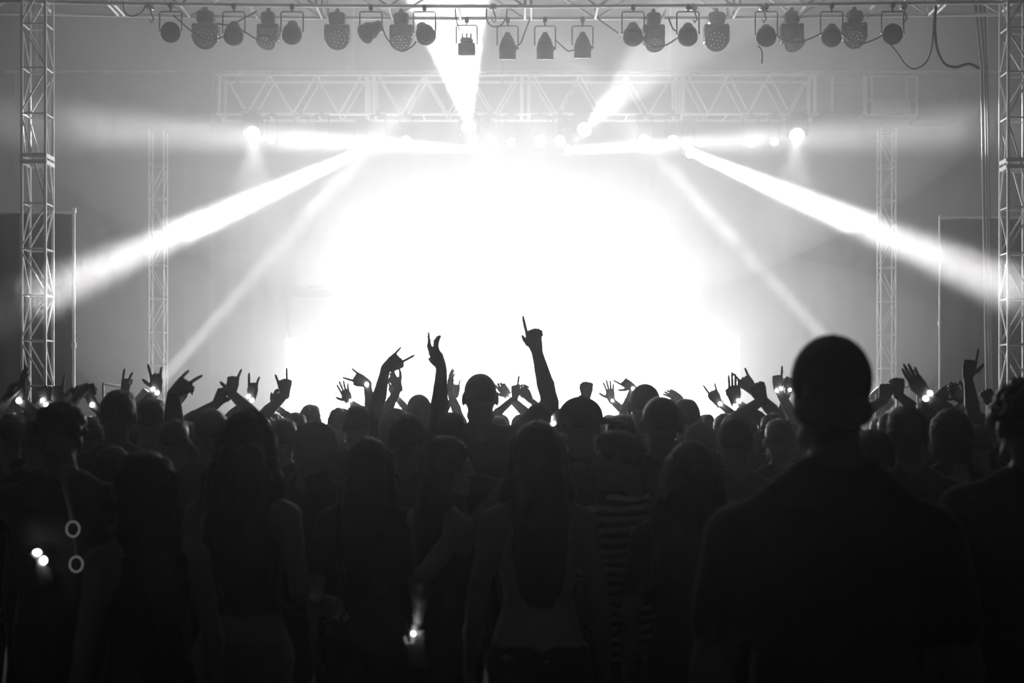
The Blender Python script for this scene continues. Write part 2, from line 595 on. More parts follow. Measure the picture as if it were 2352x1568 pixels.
M_LAMP = glow('lamp_lens_light', 14.0)
M_LAMP2 = glow('par_lens_light', 7.0)
def moving_head(px, py, D, target, label, watts=0, deg=6, rad=.15, hung=True, lens=None, blend=.3, group=None):
    """base on the truss (or deck), yoke of two arms, barrel that points at target, shining lens"""
    c = at(px, py, D)
    d = (Vector(target) - c).normalized()
    zb = BZ if hung else DECK
    e = empty('moving_head_light', (c.x, c.y, zb), label=label, cat='stage light', group=group)
    L = e.location
    s = -1 if hung else 1
    MB().box((0, 0, s * .07), (rad * 2.1, rad * 1.9, .13), bevel=.02).build('base', M_FIX, e)
    if hung:
        MB().box((0, 0, .02), (.09, .08, .14), bevel=.01).build('clamp', M_FIX2, e)
        tube('clamp_rail', (c.x - .22, c.y, zb + .06), (c.x + .22, c.y, zb + .06), .02, M_FIX2, e)
    flat = Vector((d.x, d.y, 0))
    if flat.length < .05:
        flat = Vector((0, -1, 0))
    side = Vector((-flat.y, flat.x, 0)).normalized()
    arm_len = abs(c.z - zb)
    for k in (-1, 1):
        p = side * k * (rad * 1.18)
        mid = Vector((0, 0, s * .1)) + p
        end = Vector((0, 0, c.z - zb)) + p
        R = Matrix.Rotation(math.atan2(side.y, side.x), 3, 'Z')
        m_ = (mid + end) / 2
        MB().box(m_, (.05, rad * .8, arm_len + .02), rot=R, bevel=.012).build('yoke_arm', M_FIX, e)
    o = Vector((0, 0, c.z - zb))
    MB().lathe([(rad * .45, -rad * 1.75), (rad * .82, -rad * 1.6), (rad * .95, -rad * .9), (rad * .95, rad * .5), (rad, rad * .6), (rad, rad * 1.0)], o, d).build('barrel', M_FIX, e)
    MB().lathe([(rad * .9, rad * 1.0), (rad * .8, rad * 1.05), (rad * .4, rad * 1.12), (0, rad * 1.14)], o, d).build('lens', lens or M_LAMP, e)
    if watts and deg < 7:
        shaft(e, c + d * (rad * 1.25), d, watts, deg, rad * 1.5)
    elif watts:
        spot(e, c + d * (rad * 1.25), d, watts, deg, blend, rad * .5)
    return e

HD = 28.0
# name of each by where its beam goes
moving_head(833, 346, HD + .6, at(-160, 792, 18.5), 'lamp on the rear truss throwing the long thick beam down to the left', 9, 5, .13)
moving_head(1580, 347, HD + .6, at(2520, 745, 18.5), 'lamp on the rear truss throwing the long thick beam down to the right', 9, 5, .13)
moving_head(1118, 345, HD + .6, at(60, 285, 21.0), 'lamp at the middle of the rear truss whose flat beam runs level to the left', 3.2, 6, .12)
moving_head(1297, 345, HD + .6, at(2330, 290, 21.0), 'lamp at the middle of the rear truss whose flat beam runs level to the right', 2.4, 6, .12)
moving_head(1078, 303, HD, at(960, -480, 20.5), 'lamp left of centre throwing the wide bright beam straight up', 6000, 23, .16)
moving_head(1337, 303, HD, at(1690, -60, 20.5), 'lamp right of centre throwing a soft beam up to the right', 450, 15, .16)
moving_head(580, 303, HD, at(594, 600, 20.0), 'leftmost round lamp on the rear truss with a short beam straight down', 130, 10, .16)
moving_head(1831, 307, HD, at(1812, 600, 20.0), 'rightmost round lamp on the rear truss with a short beam straight down', 110, 10, .16)
moving_head(330, 918, 20.5, at(720, 480, 21.5), 'floor lamp at the left stage edge sending a beam up behind the horned hand', 1.0, 4, .12, hung=False)
moving_head(2022, 912, 20.5, at(1640, 500, 21.5), 'floor lamp at the right stage edge glowing just beside the capped man', .9, 4, .12, hung=False)

def par_lit(px, py, D, label, power=1, rad=.12, watts=60):
    c = at(px, py, D)
    d = Vector((0 - c.x * .02, -1, -.38)).normalized()
    e = empty('stage_par_light', (c.x, c.y, BZ), label=label, cat='stage light', group='small lit lamps along the rear truss')
    o = Vector((0, 0, c.z - BZ))
    h = -o.z
    for k in (-1, 1):
        MB().box((k * rad * 1.12, 0, o.z / 2), (.018, .05, h), bevel=.004).build('yoke_arm', M_FIX, e)
    MB().box((0, 0, -.02), (rad * 2.3, .05, .03), bevel=.008).build('yoke_bar', M_FIX, e)
    MB().box((0, 0, .03), (.07, .07, .1), bevel=.01).build('clamp', M_FIX2, e)
    MB().lathe([(rad * .5, -rad * 1.5), (rad * .9, -rad * 1.2), (rad, 0), (rad, rad * .8)], o, d, 16).build('can', M_FIX, e)
    # faceted lens, six petals of light
    MB().lathe([(rad * .93, rad * .78), (rad * .8, rad * .86), (0, rad * .9)], o, d, 12).build('lens', M_LAMP2, e)
    if watts:
        spot(e, c + d * rad, (0, -.8, .45), watts, 150, .6, rad * .6)
for i, (px, py, rd, w_) in enumerate([(625, 319, .09, 0), (692, 322, .12, 60), (740, 322, .12, 0), (868, 322, .13, 60), (932, 321, .11, 0), (1127, 322, .135, 60), (1174, 324, .1, 0),
        (1240, 322, .135, 60), (1286, 322, .125, 0), (1480, 322, .13, 60), (1545, 321, .12, 0), (1725, 322, .13, 60), (1778, 323, .095, 0)]):
    near = ['leftmost small', 'second small', 'third small', 'fourth small', 'fifth small', 'sixth small', 'seventh small', 'eighth small', 'ninth small', 'tenth small', 'eleventh small', 'twelfth small', 'rightmost small'][i]
    par_lit(px, py, HD, near + ' lit lamp, counted from the left, along the rear truss', rad=rd, watts=w_ * .1)

# ------------------------------------------------------------------ unlit lamps on the front truss
M_BAIL = mat('steel_yoke', .22, .4, .7)
def yoke(e, w, z_top, z_piv, stub_to):
    b = .02
    MB().path([(-w / 2, 0, z_piv), (-w / 2, 0, z_top - .02), (-w / 2 + .02, 0, z_top), (w / 2 - .02, 0, z_top), (w / 2, 0, z_top - .02), (w / 2, 0, z_piv)], .011, 8).build('yoke', M_BAIL, e)
    for k in (-1, 1):
        MB().lathe([(.018, -.012), (.026, -.008), (.026, .008), (.018, .012)], (k * w / 2, 0, z_piv), (1, 0, 0), 10).build('knob', M_CHROME, e)
    MB().box((0, 0, (z_top + stub_to) / 2), (.025, .025, max(.02, stub_to - z_top)), bevel=.004).build('stub', M_FIX, e)
    MB().box((0, 0, stub_to + .01), (.06, .075, .085), bevel=.012).build('clamp', M_FIX2, e)

def par_can(px, row_c, row_top, chord_y, label, yaw=0, tilt=35, rad=.135, ln=.30):
    c = at(px, row_c, chord_y)
    zt_ = at(px, row_top, chord_y).z
    zc = FZ + sag(c.x)
    e = empty('par_can', (c.x, chord_y, zc), label=label, cat='stage light', group='unlit round lamps on the front truss')
    z0 = c.z - zc
    yoke(e, rad * 2 + .05, zt_ - zc, z0 + .05, -.03)
    d = Vector((math.sin(math.radians(yaw)) * math.cos(math.radians(tilt)), -math.cos(math.radians(yaw)) * math.cos(math.radians(tilt)), -math.sin(math.radians(tilt))))
    o = Vector((0, 0, z0 + .05))
    MB().lathe([(.05, -ln * .62), (.075, -ln * .6), (.085, -ln * .35), (rad * .93, 0), (rad, .02), (rad, ln * .4), (rad * 1.06, ln * .4), (rad * 1.06, ln * .44), (rad * .82, ln * .44)], o, d, 24).build('can', M_FIX, e)
    MB().lathe([(rad * .8, ln * .42), (rad * .7, ln * .44), (rad * .5, ln * .40), (0, ln * .38)], o, d, 24).build('lens', M_LENS, e)
    MB().lathe([(rad * .62, ln * .42), (rad * .66, ln * .455), (rad * .58, ln * .455), (rad * .56, ln * .42)], o, d, 24).build('lens_ring', M_FIX2, e)
for px, rc, yaw, tilt, lab in [
        (392, 78, 12, 30, 'leftmost round unlit lamp on the front truss, hung in a thin yoke'),
        (537, 82, 8, 45, 'round unlit lamp in a yoke between the first two boxy lamps'),
        (671, 80, 6, 45, 'round unlit lamp in a yoke just right of the tilted boxy lamp'),
        (852, 78, -50, 35, 'round unlit lamp turned aside, between two boxy lamps left of the upward beam'),
        (975, 82, 20, 40, 'round unlit lamp at the left edge of the upward light beam'),
        (1454, 84, -4, 45, 'round unlit lamp in a yoke just left of the boxy lamp right of centre'),
        (1580, 84, -8, 42, 'round unlit lamp in a yoke between the two boxy lamps right of centre'),
        (1760, 86, -10, 38, 'round unlit lamp with a dangling cable end, right of the plain boxy lamp'),
        (1910, 86, -14, 42, 'round unlit lamp beside the overlapping boxy lamp in the dim right part'),
        (2050, 82, -14, 32, 'rightmost round unlit lamp on the front truss above the cable loop')]:
    par_can(px, rc, 27, FY0, lab, yaw, tilt)

def wash(px, row_c, label, yaw=0, tilt=30, s=1.0):
    c = at(px, row_c, FY1)
    zc = FZ + sag(c.x)
    e = empty('wash_light', (c.x, FY1, zc), label=label, cat='stage light', group='unlit boxy lamps on the front truss')
    z0 = c.z - zc
    MB().lathe([(.02, .1), (.04, .06), (.05, 0), (.05, -.06)], (0, 0, .04), (0, 0, 1), 10).build('clamp', M_FIX2, e)
    MB().box((0, 0, -.02), (.25 * s, .22, .17), bevel=.025).build('base', M_FIX, e)
    MB().lathe([(.09, 0), (.1, -.03), (.1, -.1)], (0, 0, -.06), (0, 0, 1), 14).build('pan_bearing', M_FIX2, e)
    for k in (-1, 1):
        MB().box((k * .165 * s, 0, z0 / 2 - .12 + .02), (.06, .2, -z0 - .02), bevel=.02).build('yoke_arm', M_FIX, e)
    MB().box((0, 0, -.145), (.38 * s, .2, .06), bevel=.02).build('yoke_bridge', M_FIX, e)
    t, w = math.radians(tilt), math.radians(yaw)
    d = Vector((math.sin(w) * math.cos(t), -math.cos(w) * math.cos(t), -math.sin(t)))
    o = Vector((0, 0, z0))
    R = .175 * s
    MB().lathe([(R * .55, -.2), (R * .85, -.16), (R * .95, -.02), (R, .1), (R * 1.04, .11), (R * 1.04, .15), (R * .9, .15)], o, d, 26).build('head', M_FIX, e)
    MB().lathe([(R * .9, .12), (R * .88, .14), (0, .142)], o, d, 26).build('front_glass', M_LENS, e)
    u = d.orthogonal().normalized()
    v = d.cross(u)
    cells = [(0, 0)] + [(.36, k * 60) for k in range(6)] + [(.68, k * 30) for k in range(12)]
    for q, ang in cells:
        p = o + d * .142 + (u * math.cos(math.radians(ang)) + v * math.sin(math.radians(ang))) * R * q
        MB().lathe([(R * .12, 0), (R * .1, .006), (R * .04, .012)], p, d, 8).build('led_cell', M_CHROME, e)
    for k in (-1, 1):
        MB().box((k * R * 1.05, -.08, z0 - .03), (.03, .05, .045), bevel=.006).build('tilt_lock', M_CHROME, e)
for px, rc, yaw, tilt, s, lab in [
        (473, 80, 4, 28, 1.0, 'leftmost boxy unlit lamp on the front truss with a big round front'),
        (617, 82, -25, 55, .8, 'boxy unlit lamp tilted steeply down, second from the left'),
        (775, 82, 6, 32, .95, 'boxy unlit lamp, third from the left on the front truss'),
        (922, 84, -10, 48, .85, 'boxy unlit lamp with glinting cells at the left of the upward beam'),
        (1501, 88, 12, 50, .8, 'boxy unlit lamp with glinting cells right of centre'),
        (1645, 86, -4, 30, .95, 'plain boxy unlit lamp next to the double rungs right of centre'),
        (1818, 86, 25, 55, .85, 'boxy unlit lamp with a bright glint on its lower edge, in the dim right part'),
        (1962, 80, -10, 35, .9, 'rightmost boxy unlit lamp, barely visible in the dim right part')]:
    wash(px, rc, lab, yaw, tilt, s)

def profile_spot(px, row_top, row_bot, label, form):
    p, q = at(px, row_top, FY1), at(px, row_bot, FY1)
    zc = FZ + sag(p.x)
    e = empty('profile_spot', (p.x, FY1, zc), label=label, cat='stage light', group='unlit lamps seen from behind at the centre of the front truss')
    zt_, zb2 = p.z - zc, q.z - zc
    h = zt_ - zb2
    W = .25
    yoke(e, W + .06, zt_, zb2 + h * .42, -.03)
    d = Vector((0, .22, -1)).normalized()
    o = Vector((0, -.05, zb2 + h * .7))
    if form == 'square':
        R = Matrix.Rotation(.2, 3, 'X')
        MB().box((0, 0, zb2 + h * .20), (W, W, h * .40), rot=R, bevel=.01).build('housing', M_FIX, e)
        MB().box((0, -.03, zb2 + h * .47), (W * .75, W * .7, h * .2), rot=R, bevel=.03).build('rear_cap', M_FIX, e)
        for k in (-.35, 0, .35):
            MB().box((k * .18, -.04, zb2 + h * .62), (.025, .05, h * .18), bevel=.006).build('shutter_handle', M_FIX2, e)
    else:
        MB().lathe([(.03, -h * .08), (.05, 0), (.085, h * .12), (W * .5, h * .36), (W * .52, h * .5), (W * .5, h * .52), (W * .5, h * .68), (W * .46, h * .72), (W * .46, h * .74)], o, d, 22).build('housing', M_FIX, e)
        for t in (.14, .2, .26):
            rr = .085 + (W * .5 - .085) * (t - .12) / .24
            MB().lathe([(rr, h * (t - .012)), (rr + .014, h * t), (rr, h * (t + .012))], o, d, 22).build('cooling_fin', M_FIX2, e)
        MB().lathe([(W * .5, h * .7), (W * .53, h * .71), (W * .53, h * .74), (W * .44, h * .745)], o, d, 22).build('front_rim', M_BAIL, e)
        MB().box((W * .55, -.02, zb2 + h * .3), (.05, .05, .05), bevel=.01).build('focus_knob', M_FIX2, e)
profile_spot(1072, 58, 127, 'square-bodied lamp seen from behind inside the upward light beam', 'square')
profile_spot(1166, 60, 134, 'first lamp seen from behind right of the upward beam, cable tangled above', 'round')
profile_spot(1252, 60, 134, 'second lamp seen from behind right of the upward beam, next to the double rungs', 'round')
profile_spot(1338, 60, 131, 'third lamp seen from behind right of the upward beam, bright lower rim', 'round')

# small hooked fittings on the chords
def fitting(px, row, y, label):
    p = at(px, row, y)
    e = empty('clamp_fitting', (p.x, y, p.z), label=label, cat='clamp', group='small fittings on the front truss')
    MB().lathe([(.035, -.05), (.05, -.04), (.05, .04), (.035, .05)], (0, 0, 0), (1, .3, 0), 12).build('clamp_body', M_CHROME, e)
    MB().path([(0, 0, -.03), (.02, -.02, -.1), (.05, 0, -.17), (.02, .02, -.22), (-.01, 0, -.18)], .014, 6).build('safety_hook', M_CHROME, e)
fitting(345, 16, FY0, 'shiny clamp with a hanging hook near the left end of the front truss')
fitting(1132, 16, FY0, 'clamp with a hanging hook left of the square double rungs at centre')
fitting(1593, 16, FY0, 'bright clamp with a hook above the round lamp right of centre')
fitting(1752, 16, FY0, 'bright clamp with looped straps above the lamp with the dangling cable')
fitting(2075, 14, FY0, 'bright clamp above the rightmost round lamp')

# ------------------------------------------------------------------ cables
def cable(name, pts, r, label, group=None):
    o = MB().path(pts, r, 6).build(name, M_CABLE)
    tag(o, label, 'cable', group)
    return o
def sm(rows, D, n=6):
    P = [at(px, py, D) for px, py in rows]
    out = []
    for i in range(len(P) - 1):
        p0, p1, p2, p3 = P[max(i - 1, 0)], P[i], P[i + 1], P[min(i + 2, len(P) - 1)]
        for k in range(n):
            t = k / n
            out.append(.5 * ((2 * p1) + (p2 - p0) * t + (2 * p0 - 5 * p1 + 4 * p2 - p3) * t * t + (3 * p1 - p0 - 3 * p2 + p3) * t ** 3))
    out.append(P[-1])
    return out
g = 'thin cables strung between the front truss lamps'
for rows, lab in [
        ([(283, 5), (288, 30), (305, 37), (325, 28), (335, 12)], 'thin cable looping near the left end of the front truss'),
        ([(398, 35), (440, 72), (470, 92), (490, 92), (513, 84)], 'thin cable drooping across the leftmost boxy lamp'),
        ([(500, 54), (530, 57), (560, 42), (590, 26)], 'thin cable rising from the leftmost boxy lamp'),
        ([(558, 70), (590, 90), (618, 96), (645, 78)], 'thin cable drooping below the steeply tilted boxy lamp'),
        ([(878, 62), (890, 90), (920, 117), (945, 108), (956, 95)], 'thin cable under the glinting boxy lamp left of the upward beam'),
        ([(1046, 20), (1048, 45), (1056, 70)], 'short cable left of the square-bodied lamp'),
        ([(1118, 20), (1118, 45), (1130, 60), (1150, 58), (1162, 40), (1165, 15)], 'tangled cable loop above the first back-turned lamp'),
        ([(1219, 38), (1205, 75), (1195, 100), (1180, 108)], 'cable hanging between the first two back-turned lamps'),
        ([(1276, 92), (1290, 105), (1305, 117), (1318, 115)], 'cable drooping between the last two back-turned lamps'),
        ([(1366, 15), (1374, 42), (1400, 62), (1420, 76)], 'cable running down right of the last back-turned lamp'),
        ([(1472, 84), (1500, 107), (1530, 103), (1556, 87)], 'cable drooping under the glinting boxy lamp right of centre'),
        ([(1536, 42), (1545, 65), (1555, 72)], 'short cable above the lamp between the two boxy lamps'),
        ([(1741, 105), (1750, 118), (1750, 146)], 'cable end dangling below a round lamp with a bright tip'),
        ([(1775, 74), (1800, 92), (1830, 98), (1862, 88), (1888, 76)], 'cable drooping across the boxy lamp with the bright lower edge'),
        ([(1932, 76), (1955, 95), (1980, 100), (2010, 90), (2028, 80)], 'cable drooping across the rightmost boxy lamp'),
        ([(2033, 88), (2060, 120), (2080, 148), (2100, 158), (2125, 145), (2140, 110), (2146, 30)], 'long loose cable loop hanging under the rightmost round lamp'),
        ([(2150, 14), (2147, 60), (2152, 110), (2168, 145), (2195, 154), (2225, 147), (2250, 157)], 'thick cable loop hanging beside the right truss tower')]:
    cable('lamp_cable', sm(rows, FY1 - .12 if 'back-turned' in lab else FY0 - .02), .011 if 'thick' not in lab else .02, lab, g)
cr = empty('cable_run', at(2256, 960, 21.6) * 1, label='thick bundle of cables hanging straight down beside the right truss tower', cat='cable')
cr.location.z = 0
for k, (dx, r) in enumerate(((0, .022), (.05, .016), (.085, .014))):
    P = [at(2240 + 4 * k, 12, 21.6), at(2254, 150, 21.6), at(2257, 300, 21.6), at(2260, 500, 21.6), at(2264, 760, 21.6), at(2268, 960, 21.6)]
    P = [p + Vector((dx, 0, 0)) for p in P]
    P.append(Vector((P[-1].x, P[-1].y, .02)))
    MB().path(P, r, 6).build('cable_strand', mat('grey_cable_jacket', .25, .5), cr, cr.location)
P = at(2240, 12, 21.6)
tube('cable_hook', P, (P.x, P.y, FZ + .3), .01, M_FIX2, cr)

# ------------------------------------------------------------------ equipment hung at the upper right
D = 29.3
p = at(1990, 264, D); q = at(2106, 176, D)
e = empty('equipment_cradle', ((p.x + q.x) / 2, D, p.z), label='open metal cradle with a pale lit panel hung at the upper right', cat='equipment')
for x in (p.x, at(2003, 0, D).x, at(2082, 0, D).x, q.x):
    tube('upright', (x, D, p.z), (x, D, q.z), .022, M_ALU, e, 8)
for z in (p.z, at(0, 230, D).z, q.z):
    tube('crossbar', (p.x, D, z), (q.x, D, z), .02, M_ALU, e, 8)
c0, c1 = at(2003, 231, D), at(2090, 261, D)
MB().box(((c0.x + c1.x) / 2, D - .03, (c0.z + c1.z) / 2), (c1.x - c0.x, .04, c0.z - c1.z), bevel=.01).build('pale_panel', mat('pale_panel', .8, .5), e, e.location)
MB().box(((p.x + q.x) / 2, D + .35, (p.z + q.z) / 2), (q.x - p.x - .05, .5, q.z - p.z - .06), bevel=.03).build('equipment_body', M_FIX2, e, e.location)
for x in (p.x, q.x):
    tube('hanger_rod', (x, D, q.z), (x, D, ZC - .02), .014, M_FIX2, e, 8)
p = at(2106, 276, 29.8); q = at(2200, 194, 29.8)
e = empty('hanging_speaker', ((p.x + q.x) / 2, 29.8, p.z), label='dark square box hanging at the upper right beside the pale panel', cat='speaker')
w, h = q.x - p.x, q.z - p.z
MB().box((0, .3, h / 2), (w, .6, h), bevel=.02).build('cabinet', M_FIX, e)
MB().box((0, -.01, h / 2), (w * .92, .03, h * .9), bevel=.01).build('grille', M_FIX2, e)
MB().box((0, .3, h + .03), (w * .8, .3, .06), bevel=.01).build('fly_bar', M_FIX2, e)
for k in (-1, 1):
    tube('hanger_rod', (e.location.x + k * w * .3, 30.1, p.z + h), (e.location.x + k * w * .3, 30.1, ZC - .02), .012, M_FIX2, e, 8)
p = at(1872, 262, D); q = at(1985, 172, D)
e = empty('dimmer_rack', ((p.x + q.x) / 2, D, p.z), label='dim rack of boxes at the right end of the rear truss', cat='equipment')
w, h = q.x - p.x, q.z - p.z
for k in range(4):
    MB().box((0, .25, h * (k + .5) / 4), (w * .9, .45, h / 4 - .03), bevel=.015).build('rack_unit', M_FIX2, e)
for x in (-w / 2, -w * .15, w / 2):
    MB().box((x, 0, h / 2), (.04, .04, h), bevel=.006).build('rack_post', M_ALU, e)
    tube('hanger_rod', (e.location.x + x, D, p.z + h), (e.location.x + x, D, ZC - .02), .012, M_FIX2, e, 8)

# ------------------------------------------------------------------ smoke billowing over the stage
def smoke(c, r, density, label, seed):
    m = bpy.data.materials.new('stage_smoke')
    m.use_nodes = True
    nt = m.node_tree
    for n in list(nt.nodes):
        nt.nodes.remove(n)
    o_ = nt.nodes.new('ShaderNodeOutputMaterial')
    v_ = nt.nodes.new('ShaderNodeVolumeScatter')
    v_.inputs['Color'].default_value = (1, 1, 1, 1)
    v_.inputs['Density'].default_value = density
    v_.inputs['Anisotropy'].default_value = SMOKE_G
    nt.links.new(v_.outputs[0], o_.inputs['Volume'])
    rnd = random.Random(seed)
    ph = [(rnd.uniform(0, 6.28), rnd.uniform(0, 6.28), rnd.randint(2, 4), rnd.randint(1, 3)) for _ in range(3)]
    nu, nv = 40, 20
    vs_, fs = [], []
    for j in range(nv + 1):
        th = math.pi * j / nv
        for i in range(nu):
            a = 2 * math.pi * i / nu
            k = 1 + .07 * math.sin(th) * sum(math.sin(f * a + p) * math.sin(g_ * th + q) for p, q, f, g_ in ph)
            vs_.append((c[0] + r[0] * k * math.sin(th) * math.cos(a), c[1] + r[1] * k * math.sin(th) * math.sin(a), c[2] + r[2] * k * math.cos(th)))
    for j in range(nv):
        for i in range(nu):
            a, b_ = j * nu + i, j * nu + (i + 1) % nu
            fs.append((a, a + nu, b_ + nu, b_))
    o = MB().add(vs_, fs, True).build('stage_smoke', m)
    tag(o, label, 'smoke', kind='stuff')
for s_ in SMOKE:
    smoke(*s_)

# ------------------------------------------------------------------ bodies: smooth-blended solids -> one skin (surface nets)
class Field:
    def __init__(self, lo, hi, h):
        self.h = h
        self.lo = np.array(lo, dtype=np.float32)
        self.n = [int(math.ceil((hi[i] - lo[i]) / h)) + 2 for i in range(3)]
        self.ax = [self.lo[i] + h * np.arange(self.n[i], dtype=np.float32) for i in range(3)]
        self.V = np.full(self.n, .15, dtype=np.float32)
    def sl(self, lo, hi):
        out = []
        for i in range(3):
            a = max(0, int((lo[i] - self.lo[i]) / self.h) - 1)
            b = min(self.n[i], int((hi[i] - self.lo[i]) / self.h) + 3)
            if b <= a:
                return None
            out.append(slice(a, b))
        return tuple(out)
    def grid(self, s):
        return (self.ax[0][s[0]][:, None, None], self.ax[1][s[1]][None, :, None], self.ax[2][s[2]][None, None, :])
    def blend(self, s, d, k):
        v = self.V[s]
        if k <= 0:
            self.V[s] = np.minimum(v, d)
        else:
            t = np.clip(.5 + .5 * (v - d) / k, 0, 1)
            self.V[s] = v * (1 - t) + d * t - k * t * (1 - t)
    def carve(self, s, d, k):
        v = self.V[s]
        d = -d
        t = np.clip(.5 - .5 * (v - d) / k, 0, 1)
        self.V[s] = v * (1 - t) + d * t + k * t * (1 - t)
    def cap(self, a, b, ra, rb, k=.02, g=0.0, flat=None):
        """tapered capsule; flat=(axis vector, factor) squeezes it along an axis"""
        a, b = np.array(a, dtype=np.float32), np.array(b, dtype=np.float32)
        ra, rb = ra + g, rb + g
        R = max(ra, rb) + k + .03
        s = self.sl(np.minimum(a, b) - R, np.maximum(a, b) + R)
        if s is None:
            return
        x, y, z = self.grid(s)
        ab = b - a
        L = float(ab @ ab) + 1e-9
        px, py, pz = x - a[0], y - a[1], z - a[2]
        t = np.clip((px * ab[0] + py * ab[1] + pz * ab[2]) / L, 0, 1)
        dx, dy, dz = px - t * ab[0], py - t * ab[1], pz - t * ab[2]
        q = dx * dx + dy * dy + dz * dz
        if flat is not None:
            n, f = flat
            m = dx * n[0] + dy * n[1] + dz * n[2]
            q = q + m * m * (f * f - 1)
        d = np.sqrt(q) - (ra + (rb - ra) * t)
        self.blend(s, d, k)
    def ell(self, c, r, k=.02, g=0.0, carve=False):
        c = np.array(c, dtype=np.float32)
        r = np.array(r, dtype=np.float32) + g
        R = r + k + .03
        s = self.sl(c - R, c + R)
        if s is None:
            return
        x, y, z = self.grid(s)
        q = np.sqrt(((x - c[0]) / r[0]) ** 2 + ((y - c[1]) / r[1]) ** 2 + ((z - c[2]) / r[2]) ** 2)
        q2 = np.sqrt(((x - c[0]) / r[0] ** 2) ** 2 + ((y - c[1]) / r[1] ** 2) ** 2 + ((z - c[2]) / r[2] ** 2) ** 2) + 1e-6
        d = q * (q - 1) / q2
        (self.carve if carve else self.blend)(s, d, k)
    def loft(self, tab, k=.02, g=0.0, z_lo=None, z_hi=None, power=2.3):
        """stack of superellipses: rows (z, half width, half depth, y offset)"""
        T = np.array(tab, dtype=np.float32)
        lo = T[0, 0] if z_lo is None else z_lo
        hi = T[-1, 0] if z_hi is None else z_hi
        A, B = T[:, 1].max() + g + k + .03, T[:, 2].max() + np.abs(T[:, 3]).max() + g + k + .03
        s = self.sl((-A, -B, lo - g - k - .02), (A, B, hi + g + k + .02))
        if s is None:
            return
        x, y, z = self.grid(s)
        zz = z.ravel()
        a = np.interp(zz, T[:, 0], T[:, 1])[None, None, :] + g
        b = np.interp(zz, T[:, 0], T[:, 2])[None, None, :] + g
        c = np.interp(zz, T[:, 0], T[:, 3])[None, None, :]
        q = (np.abs(x / a) ** power + np.abs((y - c) / b) ** power) ** (1 / power)
        d = (q - 1) * np.minimum(a, b)
        d = np.maximum(d, np.maximum(lo - z, z - hi) + 0 * d)
        self.blend(s, d, k)
    def above(self, z0):
        self.V = np.maximum(self.V, (z0 - self.ax[2])[None, None, :])
    def below(self, z1):
        self.V = np.maximum(self.V, (self.ax[2] - z1)[None, None, :])
    def mesh(self):
        V = self.V
        S = V < 0
        c = [(i, j, k) for i in (0, 1) for j in (0, 1) for k in (0, 1)]
        nx, ny, nz = V.shape
        cut = lambda A, o: A[o[0]:nx - 1 + o[0], o[1]:ny - 1 + o[1], o[2]:nz - 1 + o[2]]
        cnt = np.zeros((nx - 1, ny - 1, nz - 1), dtype=np.int8)
        for o in c:
            cnt += cut(S, o)
        M = (cnt > 0) & (cnt < 8)
        I, J, K = np.nonzero(M)
        if len(I) == 0:
            return np.zeros((0, 3), np.float32), np.zeros((0, 4), np.int32)
        idx = np.full(M.shape, -1, dtype=np.int32)
        idx[I, J, K] = np.arange(len(I), dtype=np.int32)
        acc = np.zeros((len(I), 3), dtype=np.float32)
        num = np.zeros(len(I), dtype=np.float32)
        for ax in range(3):
            for o in c:
                if o[ax]:
                    continue
                o2 = list(o)
                o2[ax] = 1
                v0 = V[I + o[0], J + o[1], K + o[2]]
                v1 = V[I + o2[0], J + o2[1], K + o2[2]]
                m = (v0 < 0) != (v1 < 0)
                t = np.where(m, v0 / np.where(m, v0 - v1, 1), 0)
                p = np.array(o, dtype=np.float32)[None, :].repeat(len(I), 0)
                p[:, ax] += t
                acc += p * m[:, None]
                num += m
        P = self.lo[None, :] + self.h * (np.stack([I, J, K], 1).astype(np.float32) + acc / num[:, None])
        quads = []
        for ax in range(3):
            u, v = (ax + 1) % 3, (ax + 2) % 3
            a0 = [slice(1, -1)] * 3
            a1 = [slice(1, -1)] * 3
            a0[ax] = slice(0, -1)
            a1[ax] = slice(1, None)
            s0, s1 = S[tuple(a0)], S[tuple(a1)]
            E = np.argwhere(s0 != s1)
            if not len(E):
                continue
            inside0 = s0[E[:, 0], E[:, 1], E[:, 2]]
            g = E.copy()
            for w in (u, v):
                g[:, w] += 1
            def cell(du, dv):
                q = g.copy()
                q[:, u] += du
                q[:, v] += dv
                return idx[q[:, 0], q[:, 1], q[:, 2]]
            Q = np.stack([cell(-1, -1), cell(0, -1), cell(0, 0), cell(-1, 0)], 1)
            Q[~inside0] = Q[~inside0][:, ::-1]
            quads.append(Q)
        return P, np.concatenate(quads)

# ------------------------------------------------------------------ heads, hair, hats (own space: chin at z=0, crown at .23, face towards +y)
def cranium(f, g=0.0, k=.03):
    f.ell((0, -.010, .142), (.076, .096, .089), k, g)
    f.ell((0, .022, .085), (.060, .068, .085), k, g)
def make_head(res):
    f = Field((-.12, -.16, -.16), (.12, .15, .25), res)
    f.cap((0, -.035, .07), (0, -.05, -.13), .054, .060, .02)
    cranium(f)
    f.cap((-.042, .03, .03), (0, .072, .016), .026, .022, .02)
    f.cap((.042, .03, .03), (0, .072, .016), .026, .022, .02)
    f.ell((.03, .1, .117), (.018, .016, .012), .012, carve=True)
    f.ell((-.03, .1, .117), (.018, .016, .012), .012, carve=True)
    f.cap((-.034, .083, .136), (.034, .083, .136), .012, .012, .012)
    f.cap((0, .093, .125), (0, .108, .088), .009, .014, .01)
    f.cap((-.012, .098, .084), (.012, .098, .084), .009, .009, .008)
    for s in (-1, 1):
        f.ell((s * .031, .081, .117), (.013, .011, .010), .003)
        f.ell((s * .080, -.008, .108), (.010, .022, .034), .01)
        f.ell((s * .040, .062, .078), (.022, .024, .024), .02)
    f.ell((0, .092, .054), (.024, .011, .006), .005)
    f.ell((0, .090, .042), (.021, .011, .007), .005)
    return f.mesh()
